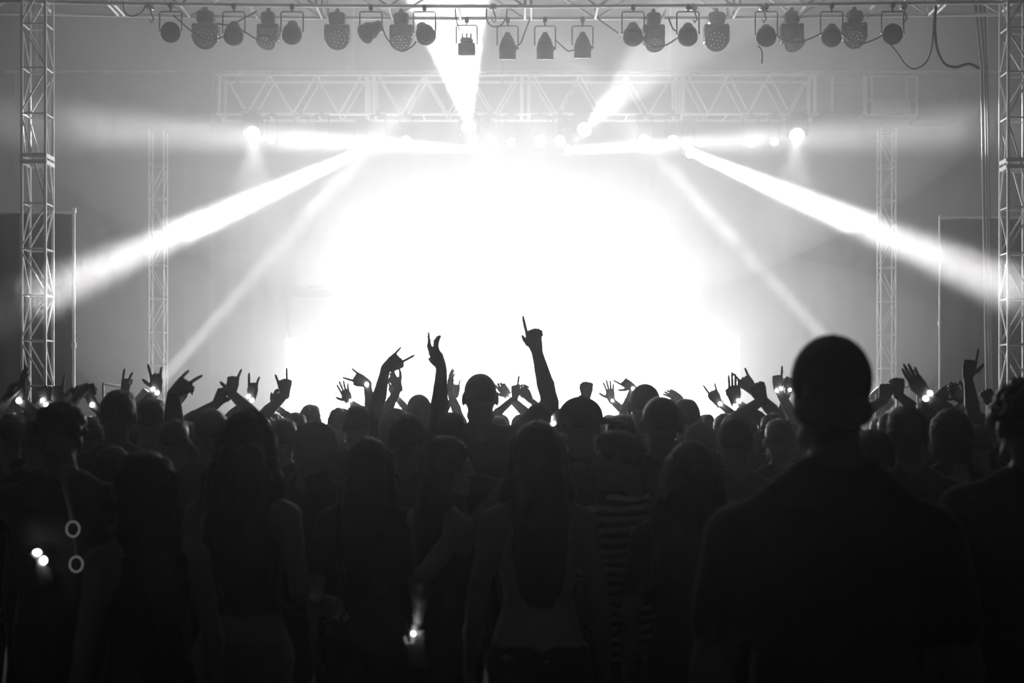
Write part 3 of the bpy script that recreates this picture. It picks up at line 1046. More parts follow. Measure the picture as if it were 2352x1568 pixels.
HEADS = [make_head(r) for r in (.0068, .010, .0135)]

def ears(f):
    for s in (-1, 1):
        f.ell((s * .092, .0, .095), (.03, .03, .042), .02, carve=True)
def hair_mesh(style, lod=0):
    big = style in ('long', 'wavy', 'pony')
    f = Field((-.24, -.24, -.60 if big else -.14), (.24, .2, .31), (.0105 if big else .0085) if lod == 0 else (.017 if big else .014))
    rnd = random.Random(len(style) * 7 + ord(style[0]))
    if style == 'buzz':
        cranium(f, .0035)
        f.ell((0, .115, .075), (.10, .085, .105), .03, carve=True)
        f.ell((0, .04, -.02), (.2, .2, .085), .03, carve=True)
        ears(f)
    elif style == 'short':
        f.ell((0, -.012, .150), (.083, .104, .093), .02)
        f.ell((0, .03, .205), (.062, .06, .036), .03)
        f.ell((0, .125, .075), (.12, .085, .105), .02, carve=True)
        f.ell((0, .05, -.01), (.2, .2, .078), .045, carve=True)
        ears(f)
    elif style == 'quiff':
        f.ell((0, -.012, .150), (.080, .102, .094), .02)
        f.cap((-.045, .06, .215), (.045, .065, .222), .028, .03, .03)
        f.cap((0, -.02, .228), (0, .07, .232), .028, .026, .03)
        f.ell((0, .125, .075), (.12, .085, .105), .015, carve=True)
        f.ell((0, .03, .0), (.2, .2, .088), .02, carve=True)
    elif style == 'curly':
        f.ell((0, -.015, .155), (.088, .108, .098), .02)
        for i in range(120):
            u = rnd.uniform(-.15, 1)
            a = rnd.uniform(0, 6.283)
            w = math.sqrt(max(0, 1 - u * u))
            p = (.092 * w * math.cos(a), -.015 + .112 * w * math.sin(a), .155 + .1 * u)
            if p[1] > .055 and p[2] < .2:
                continue
            f.ell(p, (.018, .018, .018), .008)
        f.ell((0, .135, .075), (.12, .085, .105), .015, carve=True)
    elif style == 'bob':
        f.ell((0, -.015, .148), (.090, .108, .096), .02)
        f.loft([(-.02, .085, .07, -.04), (.05, .10, .085, -.03), (.12, .098, .10, -.02), (.18, .08, .09, -.01)], .03)
        f.ell((0, .12, .07), (.062, .09, .11), .02, carve=True)
    elif style in ('long', 'wavy'):
        w = 1.0 if style == 'long' else 1.18
        f.ell((0, -.012, .150), (.090, .108, .094), .02)
        f.loft([(-.44, .05 * w, .025, -.10), (-.38, .085 * w, .034, -.105), (-.22, .112 * w, .045, -.10), (-.06, .112 * w, .055, -.085), (.06, .098 * w, .075, -.05), (.16, .088, .09, -.02)], .04)
        for s in (-1, 1):
            f.cap((s * .082, .01, .15), (s * .105 * w, -.02, -.02), .03, .04, .03)
            f.cap((s * .105 * w, -.02, -.02), (s * .10 * w, -.05, -.24), .04, .025, .03)
        if style == 'wavy':
            for i in range(90):
                z = rnd.uniform(-.4, .09)
                a = rnd.uniform(3.3, 6.1)
                R = .118 * w if z < .05 else .1
                f.ell((R * math.cos(a), -.06 + .07 * math.sin(a), z), (.026, .022, .05), .015)
        f.ell((0, .125, .07), (.064, .09, .115), .02, carve=True)
    elif style == 'pony':
        f.ell((0, -.012, .150), (.083, .104, .092), .02)
        f.ell((0, .125, .075), (.12, .085, .105), .015, carve=True)
        f.ell((0, .03, .0), (.2, .2, .085), .02, carve=True)
        f.cap((0, -.10, .19), (0, -.145, .20), .03, .035, .02)
        f.cap((0, -.145, .20), (0, -.165, .02), .036, .04, .03)
        f.cap((0, -.165, .02), (0, -.15, -.16), .04, .012, .03)
    elif style == 'bun':
        f.ell((0, -.012, .150), (.084, .105, .093), .02)
        f.ell((0, .125, .075), (.12, .085, .105), .015, carve=True)
        f.ell((0, .03, .0), (.2, .2, .085), .02, carve=True)
        f.ell((0, -.06, .255), (.045, .045, .038), .015)
    V, F = f.mesh()
    if style in ('short', 'curly', 'wavy', 'quiff', 'bob', 'long'):   # strands: fine ridges that break the outline
        r = np.random.default_rng(5)
        n = V - np.array([0, -.01, .12], np.float32)
        n /= np.linalg.norm(n, axis=1)[:, None]
        a = np.arctan2(V[:, 1] + .01, V[:, 0])
        V = V + n * (.0022 * np.sin(a * 38 + V[:, 2] * 20) + .0016 * r.standard_normal(len(V)))[:, None]
    return V, F
def cap_mesh():
    f = Field((-.13, -.15, .08), (.13, .24, .27), .006)
    f.ell((0, -.012, .152), (.086, .108, .096), .01)
    f.below(.30)
    f.above(.125)
    V, F = f.mesh()
    g = Field((-.13, .0, .09), (.13, .24, .19), .006)
    g.ell((0, .10, .142), (.082, .105, .012), .01)
    V2, F2 = g.mesh()
    V2[:, 2] -= 2.6 * V2[:, 0] ** 2 + .12 * np.maximum(V2[:, 1] - .08, 0)
    b = Field((-.03, -.05, .22), (.03, .03, .27), .005)
    b.ell((0, -.012, .249), (.012, .012, .006), .004)
    V3, F3 = b.mesh()
    return (V, F), (V2, F2), (V3, F3)

TEMPL = {}
def hair_data(style, m, lod):
    lod = min(lod, 1)
    key = (style, m.name, lod)
    if key not in TEMPL:
        if ('v', style, lod) not in TEMPL:
            TEMPL[('v', style, lod)] = hair_mesh(style, lod)
        V, F = TEMPL[('v', style, lod)]
        TEMPL[key] = mesh_arrays('hair_' + style, V, F, True, m)
    return TEMPL[key]

# ------------------------------------------------------------------ hands (wrist at origin, fingers +z, back of the hand towards -y, thumb at -x)
def make_hand(pose, res):
    f = Field((-.12, -.06, -.075), (.09, .11, .235), res)
    spread = {'open': 9, 'claw': 12, 'horns': 7, 'point': 2, 'fist': 1, 'flat': 1, 'relaxed': 3, 'grip': 2, 'peace': 5, 'shaka': 8, 'hornsT': 7}[pose]
    #       curl per finger (index, middle, ring, little): 0 straight .. 1 fist
    curl = {'open': (.08, .05, .08, .12), 'claw': (.22, .12, .30, .2), 'horns': (.05, .98, .98, .08), 'hornsT': (.05, .85, .85, .08), 'point': (.03, .95, 1, 1), 'fist': (1, 1, 1, 1),
            'flat': (.06, .05, .07, .1), 'relaxed': (.3, .42, .5, .55), 'grip': (.6, .65, .68, .7), 'peace': (.05, .05, .98, 1), 'shaka': (.95, 1, 1, .05)}[pose]
    thumb = {'open': 50, 'claw': 48, 'horns': 10, 'hornsT': 46, 'point': 34, 'fist': 8, 'flat': 14, 'relaxed': 26, 'grip': 30, 'peace': 6, 'shaka': 60}[pose]
    # wrist and palm
    f.cap((0, 0, -.012), (0, 0, .006), .0265, .026, .01, flat=((0, 1, 0), 1.2))
    for x0, x1 in ((-.030, -.012), (-.010, -.004), (.010, .006), (.030, .014)):
        f.cap((x1, 0, .004), (x0, 0, .093), .015, .0135, .018, flat=((0, 1, 0), 1.05))
    f.cap((-.018, .006, .02), (-.034, .010, .055), .018, .015, .015)
    f.cap((.018, .006, .02), (.030, .008, .06), .014, .012, .015)
    base = [(-.0315, .098), (-.0105, .104), (.0105, .100), (.0305, .088)]
    lens = [(.043, .026, .021), (.048, .030, .022), (.044, .028, .021), (.034, .021, .018)]
    for i in range(4):
        p = np.array([base[i][0], 0.0, base[i][1]])
        sp = math.radians((i - 1.5) * spread)
        c = curl[i]
        ang = 0.0
        r0 = .0098 - .0007 * (i == 3)
        for j, L in enumerate(lens[i]):
            ang += math.radians((82, 98, 62)[j]) * c + .03
            s_ = sp * (1 - .6 * c)
            d = np.array([math.sin(s_) * math.cos(ang), math.sin(ang), math.cos(s_) * math.cos(ang)])
            q = p + d * L
            f.cap(p, q, r0 - .0006 * j, r0 - .0006 * (j + 1) - (.0008 if j == 2 else 0), .004)
            p = q
    # thumb leaves the side of the palm near its base
    t = math.radians(thumb)
    p = np.array([-.026, .008, .030])
    tin = .35 if thumb > 20 else 1.0
    d1 = np.array([-math.sin(t * .9 + .35), .30, math.cos(t * .9 + .35)])
    d2 = np.array([-math.sin(t), .32 + .5 * (tin == 1.0), math.cos(t)])
    d3 = np.array([-math.sin(t - .12 - .9 * (tin == 1.0)), .25 + .4 * (tin == 1.0), math.cos(t - .12)])
    for d, L, ra, rb in ((d1, .040, .0155, .0125), (d2, .032, .0122, .0112), (d3, .027, .0112, .0088)):
        d = d / np.linalg.norm(d)
        q = p + d * L
        f.cap(p, q, ra, rb, .007)
        p = q
    return f.mesh()
HANDS = {}
def hand(pose, res):
    if (pose, res) not in HANDS:
        HANDS[(pose, res)] = make_hand(pose, res)
    return HANDS[(pose, res)]

# ------------------------------------------------------------------ people
SKINS = [mat('skin_fair', .30, .5, bump=.05, scale=120), mat('skin_mid', .18, .5, bump=.05, scale=120), mat('skin_deep', .09, .48, bump=.05, scale=120)]
HAIRS = {'black': mat('black_hair', .015, .38, bump=.3, scale=150), 'brown': mat('brown_hair', .05, .4, bump=.3, scale=150), 'fair': mat('fair_hair', .55, .42, bump=.3, scale=150), 'grey': mat('grey_hair', .16, .45, bump=.3, scale=150)}
def cloth(g):
    return mat('cloth_%03d' % int(g * 1000), g, .85, bump=.35, scale=22, sheen=.25)

def torso_tab(H, fem, heavy=0.0, drop=0.0):
    s = H
    if fem:
        t = [(.455, .084, .060, -.006), (.50, .099, .070, -.008), (.54, .096, .066, -.004), (.60, .075, .052, 0), (.645, .070, .050, .002), (.70, .082, .058, .006), (.745, .090, .066, .008), (.778, .093, .058, 0), (.802, .076, .046, -.006), (.825, .050, .038, -.010), (.845, .036, .034, -.012)]
    else:
        t = [(.455, .084, .060, -.004), (.50, .094, .066, -.006), (.55, .091, .062, -.002), (.62, .086, .058, 0), (.68, .096, .064, .002), (.745, .106, .070, .002), (.775 - drop, .109, .064, -.002), (.800 - drop, .090, .052, -.008), (.825 - drop * .6, .058, .042, -.012), (.848, .040, .038, -.014)]
    return [(z * s, a * s * (1 + heavy), b * s * (1 + heavy), c * s) for z, a, b, c in t]

def ik(S, W, l1, l2, hint):
    S, W = np.array(S, float), np.array(W, float)
    d = W - S
    L = np.linalg.norm(d)
    over = L - (l1 + l2) * .995
    if over > 0:
        W = S + d / L * (l1 + l2) * .995
        d = W - S
        L = np.linalg.norm(d)
    u = d / L
    a = (l1 * l1 - l2 * l2 + L * L) / (2 * L)
    h = math.sqrt(max(l1 * l1 - a * a, 0))
    hint = np.array(hint, float)
    p = hint - u * (hint @ u)
    n = np.linalg.norm(p)
    p = p / n if n > 1e-6 else np.array([0, 0, -1.0])
    return S + u * a + p * h, W, max(over, 0)

def rot_to(z_dir, y_hint):
    """3x3 whose columns are the images of x, y, z"""
    z = np.array(z_dir, float)
    z /= np.linalg.norm(z)
    y = np.array(y_hint, float)
    y = y - z * (y @ z)
    y /= np.linalg.norm(y)
    return np.stack([np.cross(y, z), y, z], 1)

WARN = []
PEOPLE = []
def person(px, top, D, label, fem=False, hair='short', hcol='black', yaw=0.0, head=0.0, nod=0.0, skin=0, shirt='tee', sg=.06, legs='trousers', lg=.04,
           arms=(), heavy=0.0, drop=0.0, group=None, lean=0.0, cap=None, name='person', res=None, extra=None, hem=None, shirt_mat=None):
    """arms: list of (side, wrist px, wrist py, depth offset, pose, hand angle, roll, mirror, band, elbow hint); side -1 is the picture's left"""
    if not set(re.findall('[a-z]+', ' '.join(label.split()[:5]))) & {'person', 'man', 'woman', 'girl', 'boy'}:
        label = 'person with ' + label
    hair_t = {'short': .012, 'buzz': .002, 'quiff': .028, 'curly': .024, 'bob': .014, 'long': .014, 'wavy': .014, 'pony': .012, 'bun': .062, None: 0.0}[hair]
    if cap:
        hair_t = .018
    ztop = CAM_Z + (HORIZON - top) / FPX * D
    H = ztop - hair_t
    x0 = (px - 1176.0) / FPX * D
    hs = H / 1.75 if H > 1.5 else .9 * H / 1.5
    cy, sy_ = math.cos(math.radians(yaw)), math.sin(math.radians(yaw))
    root = empty(name, (x0, D, 0), math.radians(yaw), label, 'person', group)
    def loc(w):
        w = np.array(w, float) - np.array([x0, D, 0])
        return np.array([cy * w[0] + sy_ * w[1], -sy_ * w[0] + cy * w[1], w[2]])
    def locd(v):
        return np.array([cy * v[0] + sy_ * v[1], -sy_ * v[0] + cy * v[1], v[2]])
    tab = torso_tab(H, fem, heavy, drop)
    sw = (.098 if fem else .112) * H * (1 + heavy * .8)
    zs = (.790 - drop) * H
    l1, l2 = .172 * H, .152 * H
    ra, rb, rc = ((.025, .021, .0145) if fem else (.030, .025, .0175))
    ra, rb, rc = ra * H * (1 + heavy), rb * H * (1 + heavy), rc * H
    A = {}
    for s in (-1, 1):
        S = np.array([s * sw, -.008 * H, zs])
        A[s] = dict(S=S, E=S + np.array([s * .035 * H, -.012 * H, -l1]), W=S + np.array([s * .045 * H, .03 * H, -l1 - l2]), up=False)
        hd = np.array([s * -.05, .15, -1.0])
        A[s]['R'] = rot_to(hd, (s * -1.0, .15, 0))
        A[s]['pose'], A[s]['mir'], A[s]['band'] = 'relaxed', -s, None
    for a in arms:
        s, wx, wy, dy, pose, ang, roll, mir, band, hint = (list(a) + [None] * 10)[:10]
        side = s
        Wl = loc(at(wx, wy, D + dy))
        S = A[side]['S'].copy()
        if Wl[2] > S[2]:
            k = min(1, (Wl[2] - S[2]) / (.3 * H))
            S = S + np.array([-side * .012 * H * k, .0, .035 * H * k])
        hv = locd(hint) if hint is not None else np.array([side * 1.0, -.1, -.6])
        E, W, over = ik(S, Wl, l1, l2, hv)
        if over > .005:
            WARN.append((label[:40], round(over, 3)))
        # hand: direction in the picture plane plus a slight lean to the stage
        t = math.radians(ang)
        zd = locd(np.array([math.sin(t), .12, math.cos(t)]))
        rr = math.radians(roll or 0)
        side_v = np.array([math.cos(t), 0, -math.sin(t)])
        yd = locd(np.array([0, 1, 0]) * math.cos(rr) + side_v * math.sin(rr))
        A[side] = dict(S=S, E=E, W=W, up=True, R=rot_to(zd, yd), pose=pose, mir=mir if mir is not None else side, band=band)
    lod = 0 if D < 6.9 else 1 if D < 9.5 else 2
    h = res or (.0158, .021, .026)[lod]
    pts = np.array([A[s][k] for s in (-1, 1) for k in ('S', 'E', 'W')])
    lo = np.minimum(pts.min(0), [-.2 * H, -.13 * H, 0]) - .09
    hi = np.maximum(pts.max(0), [.2 * H, .2 * H, .9 * H]) + .09
    lo[2] = -.04
    def legs_prims(f, g=0.0, z_end=0.0):
        for s in (-1, 1):
            hip = (s * .050 * H, -.004 * H, .49 * H)
            knee = (s * .055 * H, .004 * H, .275 * H)
            ank = (s * .058 * H, -.012 * H, .045 * H)
            f.cap(hip, knee, (.052 if not fem else .054) * H * (1 + heavy * .5), .033 * H, .02, g)
            f.cap(knee, (s * .058 * H, -.014 * H, .19 * H), .031 * H, .030 * H, .02, g)
            f.cap((s * .058 * H, -.014 * H, .19 * H), ank, .030 * H, .021 * H, .015, g)
            if z_end <= 0:
                f.cap((s * .058 * H, -.02 * H, .025 * H), (s * .066 * H, .095 * H, .018 * H), .026 * H, .020 * H, .02, g)
    def torso(f, g=0.0, zl=None):
        f.loft(tab, .02, g, zl)
        if fem:
            for s in (-1, 1):
                f.ell((s * .042 * H, .050 * H, .735 * H), (.038 * H, .034 * H, .036 * H), .02, g)
        else:
            for s in (-1, 1):
                f.ell((s * .05 * H, .035 * H, .755 * H), (.05 * H, .034 * H, .035 * H), .03, g)
        for s in (-1, 1):
            f.cap((s * .028 * H, -.02 * H, .842 * H), A[s]['S'], .022 * H, .025 * H, .035, g)
    def arm(f, s, g=0.0, t0=0.0, t1=2.0, kk=.03):
        a = A[s]
        if t1 <= 1:
            e = a['S'] + (a['E'] - a['S']) * t1
            f.cap(a['S'], e, ra * 1.12, ra * 1.12 + (rb - ra) * t1 + .004, kk, g)
        else:
            f.cap(a['S'], a['E'], ra * 1.12, rb, kk, g)
            m = a['E'] + (a['W'] - a['E']) * .35
            e = a['E'] + (a['W'] - a['E']) * min(1, t1 - 1)
            f.cap(a['E'], m, rb * .98, rb * 1.02, .015, g)
            f.cap(m, e, rb * 1.02, rc if t1 >= 2 else rc + .004, .012, g)
    # --- body
    f = Field(lo, hi, h)
    torso(f)
    legs_prims(f)
    f.cap((0, -.022 * H, .82 * H), (0, -.012 * H, .875 * H), .036 * H, .031 * H, .03)
    for s in (-1, 1):
        arm(f, s)
    V, F = f.mesh()
    vs_, fs, n = [V], [F], len(V)
    # head
    hr = math.radians(head)
    nr = math.radians(nod)
    Rn = np.array([[1, 0, 0], [0, math.cos(nr), -math.sin(nr)], [0, math.sin(nr), math.cos(nr)]])
    Rh = np.array([[math.cos(hr), -math.sin(hr), 0], [math.sin(hr), math.cos(hr), 0], [0, 0, 1]])
    RH = Rh @ Rn
    HC = np.array([0, .012 * H, H - .23 * hs])
    fw = .95 if fem else 1.0
    sc = np.array([fw * hs, hs, hs])
    piv = np.array([0, -.03, .05])
    HEAD_V, HEAD_F = HEADS[lod]
    hv = ((HEAD_V - piv) * sc) @ RH.T + piv * hs + HC
    vs_.append(hv)
    fs.append(HEAD_F + n)
    n += len(hv)
    # hands
    for s in (-1, 1):
        a = A[s]
        pv, pf = hand(a['pose'], (.0046, .0052, .006)[lod] if a['up'] else (.0075, .0105, .0125)[lod])
        pv = pv.copy()
        if a['mir'] < 0:
            pv[:, 0] *= -1
            pf = pf[:, ::-1]
        k = (.90 if fem else 1.0) * H / 1.75
        wv = (pv * k) @ a['R'].T + a['W']
        vs_.append(wv)
        fs.append(pf + n)
        n += len(wv)
    me = mesh_arrays('body', np.concatenate(vs_), np.concatenate(fs), True, SKINS[skin])
    link('body', me, root)
    # --- hair, cap
    MH = Matrix([[RH[i][j] * sc[j] for j in range(3)] + [0] for i in range(3)] + [[0, 0, 0, 1]])
    off = piv * hs + HC - RH @ (piv * sc)
    MH.translation = Vector(off)
    if hair:
        link('hair', hair_data(hair, HAIRS[hcol], lod), root, None, MH)
    if cap:
        cm = cloth(cap[0])
        key = ('cap', cm.name)
        if key not in TEMPL:
            if 'capv' not in TEMPL:
                TEMPL['capv'] = cap_mesh()
            TEMPL[key] = [mesh_arrays(nm, v, q, True, cm) for nm, (v, q) in zip(('cap', 'brim', 'button'), TEMPL['capv'])]
        MC = MH @ Matrix.Translation((0, -.01, .15)) @ Matrix.Rotation(math.radians(cap[1]), 4, 'Z') @ Matrix.Rotation(math.radians(cap[3] if len(cap) > 3 else 0), 4, 'X') @ Matrix.Translation((0, .01, -.15))
        if len(cap) > 2:
            MC = MC @ Matrix.Diagonal((cap[2], cap[2], cap[2], 1))
        c = link('cap', TEMPL[key][0], root, None, MC)
        for dta, nm in zip(TEMPL[key][1:], ('brim', 'button')):
            link(nm, dta, c)
    # --- shirt
    if shirt:
        f = Field(lo, hi, h)
        zh = (hem if hem is not None else {'tee': .475, 'long': .47, 'tank': .49, 'crop': .60, 'bandeau': .585}[shirt]) * H
        g = .009 if shirt in ('tee', 'long') else .006
        torso(f, g)
        if zh < .47 * H:
            f.loft([(zh, tab[1][1] * 1.02, tab[1][2] * 1.04, 0), (.5 * H, tab[1][1], tab[1][2], 0)], .03, g)
        if shirt == 'tee':
            for s in (-1, 1):
                arm(f, s, .010, t1=.62)
        elif shirt == 'long':
            for s in (-1, 1):
                arm(f, s, .009, t1=1.88)
        f.above(zh)
        if shirt == 'bandeau':
            f.below(.742 * H)
        elif shirt in ('tank', 'crop'):
            f.below(.805 * H)
            for s in (-1, 1):
                f.ell((s * (sw + .005), 0, .785 * H), (.035 * H, .08 * H, .06 * H), .012, carve=True)
            f.ell((0, .03 * H, .835 * H), (.05 * H, .09 * H, .045 * H), .01, carve=True)
        else:
            f.ell((0, .014 * H, .872 * H), (.044 * H, .050 * H, .030 * H), .01, carve=True)
        V, F = f.mesh()
        if D < 9:   # cloth folds
            V = V + (np.sin(V[:, 2] * 34 + V[:, 0] * 25 + px) * np.sin(V[:, 0] * 19 - V[:, 2] * 11) * .0045)[:, None] * np.array([.5, 1, 0])[None, :]
        so = link({'tee': 't_shirt', 'long': 'long_sleeve_top', 'tank': 'tank_top', 'crop': 'cropped_top', 'bandeau': 'strapless_top'}[shirt], mesh_arrays('shirt', V, F, True, shirt_mat or cloth(sg)), root)
    # --- legs
    if legs:
        f = Field(lo, (hi[0], hi[1], .62 * H), h if lod == 0 and D < 5.7 else h * 1.4)
        f.loft([r for r in tab if r[0] < .58 * H], .02, .007)
        legs_prims(f, .009, 1)
        f.below(.575 * H)
        f.above({'trousers': .05, 'shorts': .40, 'skirt': .36}[legs] * H)
        V, F = f.mesh()
        link(legs, mesh_arrays(legs, V, F, True, cloth(lg)), root)
    # --- glowing wristbands
    for s in (-1, 1):
        a = A[s]
        if a['band']:
            n_led = a['band'] if isinstance(a['band'], int) else 1
            ax = (a['W'] - a['E'])
            ax /= np.linalg.norm(ax)
            c = a['W'] - ax * .015
            r = .0275 if not fem else .0255
            b_ = MB().lathe([(r, -.010), (r + .005, -.009), (r + .005, .009), (r, .010)], c, ax, 16).build('wristband', M_BAND, root)
            vd = locd(np.array([0, -1.0, 0]))
            vd = vd - ax * (vd @ ax)
            vd /= np.linalg.norm(vd)
            sd = np.cross(ax, vd)
            for k in range(n_led):
                t = (k - (n_led - 1) / 2) * 1.15
                d = vd * math.cos(t) + sd * math.sin(t)
                lp = c + d * (r + .007)
                MB().lathe([(.004, -.006), (.013, -.004), (.016, .002), (.012, .008), (.003, .010)], lp, d, 10).build('led_capsule', M_BANDLED, b_)
    PEOPLE.append((x0, D, H, label))
    if extra:
        extra(root, H, A, loc)
    return root
M_BAND = mat('wristband_plastic', .5, .4)
M_BANDLED = glow('wristband_led', 9.0)

# ------------------------------------------------------------------ the crowd: nearest people first
FILL = [(-.1, 9.7, 1.69, 'small dark head glimpsed just right of the tall central man'), (2.85, 10.96, 1.7, 'small dark head glimpsed between the big capped man and the two fists'),
        (-4.39, 12.4, 1.72, 'small dark head at the left edge below the hands held close together'), (-1.95, 11.7, 1.72, 'small dark head glimpsed low between two horns hands left of centre')]
def striped():
    m = mat('striped_jersey', .3, .85, bump=.3, scale=30)
    nt = m.node_tree
    b = nt.nodes['Principled BSDF']
    tc = nt.nodes.new('ShaderNodeTexCoord')
    sp = nt.nodes.new('ShaderNodeSeparateXYZ')
    nt.links.new(tc.outputs['Object'], sp.inputs[0])
    # stripes follow the cloth: height plus a slight drape
    nz = nt.nodes.new('ShaderNodeTexNoise')
    nz.inputs['Scale'].default_value = 5.0
    nt.links.new(tc.outputs['Object'], nz.inputs['Vector'])
    ad = nt.nodes.new('ShaderNodeMath'); ad.operation = 'MULTIPLY_ADD'
    ad.inputs[1].default_value = .05
    nt.links.new(nz.outputs['Fac'], ad.inputs[0])
    nt.links.new(sp.outputs['Z'], ad.inputs[2])
    mu = nt.nodes.new('ShaderNodeMath'); mu.operation = 'MULTIPLY'
    mu.inputs[1].default_value = 2 * math.pi / .0385
    nt.links.new(ad.outputs[0], mu.inputs[0])
    sn = nt.nodes.new('ShaderNodeMath'); sn.operation = 'SINE'
    nt.links.new(mu.outputs[0], sn.inputs[0])
    gt = nt.nodes.new('ShaderNodeMapRange')
    gt.inputs['From Min'].default_value, gt.inputs['From Max'].default_value = -.25, .25
    gt.inputs['To Min'].default_value, gt.inputs['To Max'].default_value = .02, .65
    nt.links.new(sn.outputs[0], gt.inputs['Value'])
    nt.links.new(gt.outputs[0], b.inputs['Base Color'])
    return m
M_STRIPE = striped()
UP, OUT = (0, -.2, 1), None

# the big man in the cap, right foreground
person(1914, 787, 3.4, 'big man in black cap and tee seen from behind, largest figure in the right foreground', hair='buzz', head=4, sg=.035, heavy=.14, cap=(.03, 166, 1.07, -22), drop=.032, skin=1)
# right edge
person(2360, 878, 4.5, 'man with curly hair cut off by the right edge of the picture', hair='curly', sg=.035, heavy=.06, skin=1)
# left foreground girl with long dark hair, turned left
person(338, 1033, 4.45, 'girl with long straight black hair and bare arms, nearest figure at lower left', fem=True, hair='long', yaw=35, head=35, shirt='tank', sg=.02, legs='shorts', lg=.03, skin=0)
# bandeau woman
def headband(root, H, A, loc):
    h = [c for c in root.children if c.name.startswith('hair')][0]
    MB().path([(.094 * math.cos(t), .005 + .01 * math.sin(t), .150 + .1 * math.sin(t)) for t in np.linspace(.25, math.pi - .25, 14)], .009, 6).build('headband', cloth(.3), h)
person(560, 944, 5.0, 'woman with long wavy hair and headband in strapless black top and pale shorts', fem=True, hair='wavy', hcol='black', yaw=-12, head=-8, shirt='bandeau', sg=.012, legs='shorts', lg=.22, skin=0,
       arms=[(1, 728, 1372, .05, 'relaxed', 130, 40, 1, None, (.3, -.3, -1))], extra=headband)
# white tank woman
person(1236, 965, 5.0, 'woman with long straight hair in a pale loose tank top, centre foreground', fem=True, hair='long', hcol='black', yaw=4, shirt='tank', sg=.5, legs='shorts', lg=.02, skin=0, hem=.50)
# girl in profile to the right with an arm round the tank-top woman
person(1015, 1000, 5.5, 'girl in profile facing right, long dark hair, one arm held out at shoulder height', fem=True, hair='long', yaw=-55, head=-30, shirt='tank', sg=.02, legs='shorts', lg=.03, skin=0,
       arms=[(-1, 1165, 1108, -.12, 'relaxed', 92, 0, 1, None, (0, -.3, -1)), (1, 962, 1428, -.16, 'grip', 186, 60, 1, None, (-.5, -1, -.3))])
# striped shirt
person(1432, 990, 5.6, 'boy in striped t-shirt with short hair, face turned left', hair='short', yaw=42, head=40, shirt='tee', legs='trousers', lg=.03, skin=1, hem=.45, shirt_mat=M_STRIPE)
# curly woman right of him
person(1588, 1010, 5.0, 'woman with thick wavy hair just left of the big capped man', fem=True, hair='wavy', hcol='brown', yaw=-12, shirt='tee', sg=.03, legs='trousers')
# rim-lit woman
person(720, 966, 6.8, 'woman with fair rim-lit hair and dark hooded top, turned to the right', fem=True, hair='bob', hcol='fair', yaw=-30, head=-35, shirt='long', sg=.05, legs='trousers', skin=0)
# person facing the camera with rings on straps
def straps(root, H, A, loc):
    gl = glow('glow_ring_light', .11)
    s = MB().path([(-.018, .118, 1.475), (-.04, .142, 1.41), (-.058, .150, 1.34), (-.068, .150, 1.285)], .010, 6).build('strap', cloth(.35), root)
    t = MB().path([(-.072, .150, 1.228), (-.080, .150, 1.19), (-.083, .150, 1.15)], .006, 6).build('strap', cloth(.2), root)
    for par, x, z in ((s, -.071, 1.255), (t, -.083, 1.120)):
        ring = [(x + .024 * math.cos(u), .158, z + .029 * math.sin(u)) for u in np.linspace(0, 2 * math.pi, 25)]
        MB().path(ring, .0026, 6).build('glow_ring', gl, par)
person(140, 930, 5.6, 'person facing the camera, jacket open, two shiny rings hanging on straps', hair='curly', hcol='black', yaw=188, head=-6, shirt='long', sg=.05, heavy=.03, skin=1, extra=straps,
       arms=[(1, 78, 1290, -.18, 'fist', 160, 30, 1, 2, (1, .2, -.5))])
person(270, 897, 7.0, 'tall man seen from behind with lit right shoulder, below a raised finger', hair='short', sg=.10, skin=1, heavy=.05)
person(258, 1022, 6.3, 'short person with thin rim-lit hair behind the long-haired girl at lower left', fem=True, hair='bob', hcol='brown', sg=.04)
person(345, 916, 7.9, 'man with short dark hair just right of the tall man with lit shoulder', hair='short', sg=.04)
person(425, 969, 8.2, 'short-haired head low between the tall man and the pale rounded head', hair='short', sg=.05)
person(484, 939, 6.7, 'man with closely cropped greyish head, rim-lit on the right, behind the wavy-haired woman', hair='buzz', hcol='grey', sg=.14, skin=0)
person(26, 950, 7.8, 'person at the left edge holding both hands up close together', hair='short', sg=.04,
       arms=[(-1, 14, 922, .22, 'grip', 18, 60, None, None, None), (1, 46, 918, .22, 'flat', 4, 50, None, 1, None)])
person(86, 962, 7.3, 'dark-haired person behind the one facing the camera, left edge', hair='short', sg=.04)
person(820, 931, 8.5, 'person raising a bent arm with horns sign to the upper right', hair='short', sg=.05, skin=0,
       arms=[(1, 886, 846, .08, 'horns', 50, 0, -1, None, (-.5, 0, -1))])
person(908, 936, 8.0, 'fair head with rim light beside the bent raised arm', fem=True, hair='bob', hcol='fair', sg=.08)
def shades(root, H, A, loc):
    h = [c for c in root.children if c.name.startswith('hair')][0]
    for s in (-1, 1):
        MB().lathe([(.004, 0), (.024, .002), (.024, .006), (.004, .008)], (s * .03, .055, .232), (0, .5, 1), 14).build('sunglasses_lens', M_LENS, h)
    MB().path([(-.085, -.02, .20), (-.055, .05, .232), (0, .058, .24), (.055, .05, .232), (.085, -.02, .20)], .003, 5).build('sunglasses_frame', M_CHROME, h)
person(935, 952, 6.3, 'dark-haired person with sunglasses pushed up on the head, centre left', hair='short', sg=.035, lg=.40, extra=shades)
person(962, 905, 9.1, 'bald round-headed man between the two raised arms', hair=None, hcol='grey', skin=1, sg=.05)
person(1033, 948, 6.7, 'person raising one straight arm with spread fingers above the bald man', hair='short', sg=.05, skin=0,
       arms=[(-1, 1014, 846, .05, 'claw', -24, 48, 1, None, (.4, -.3, -1))])
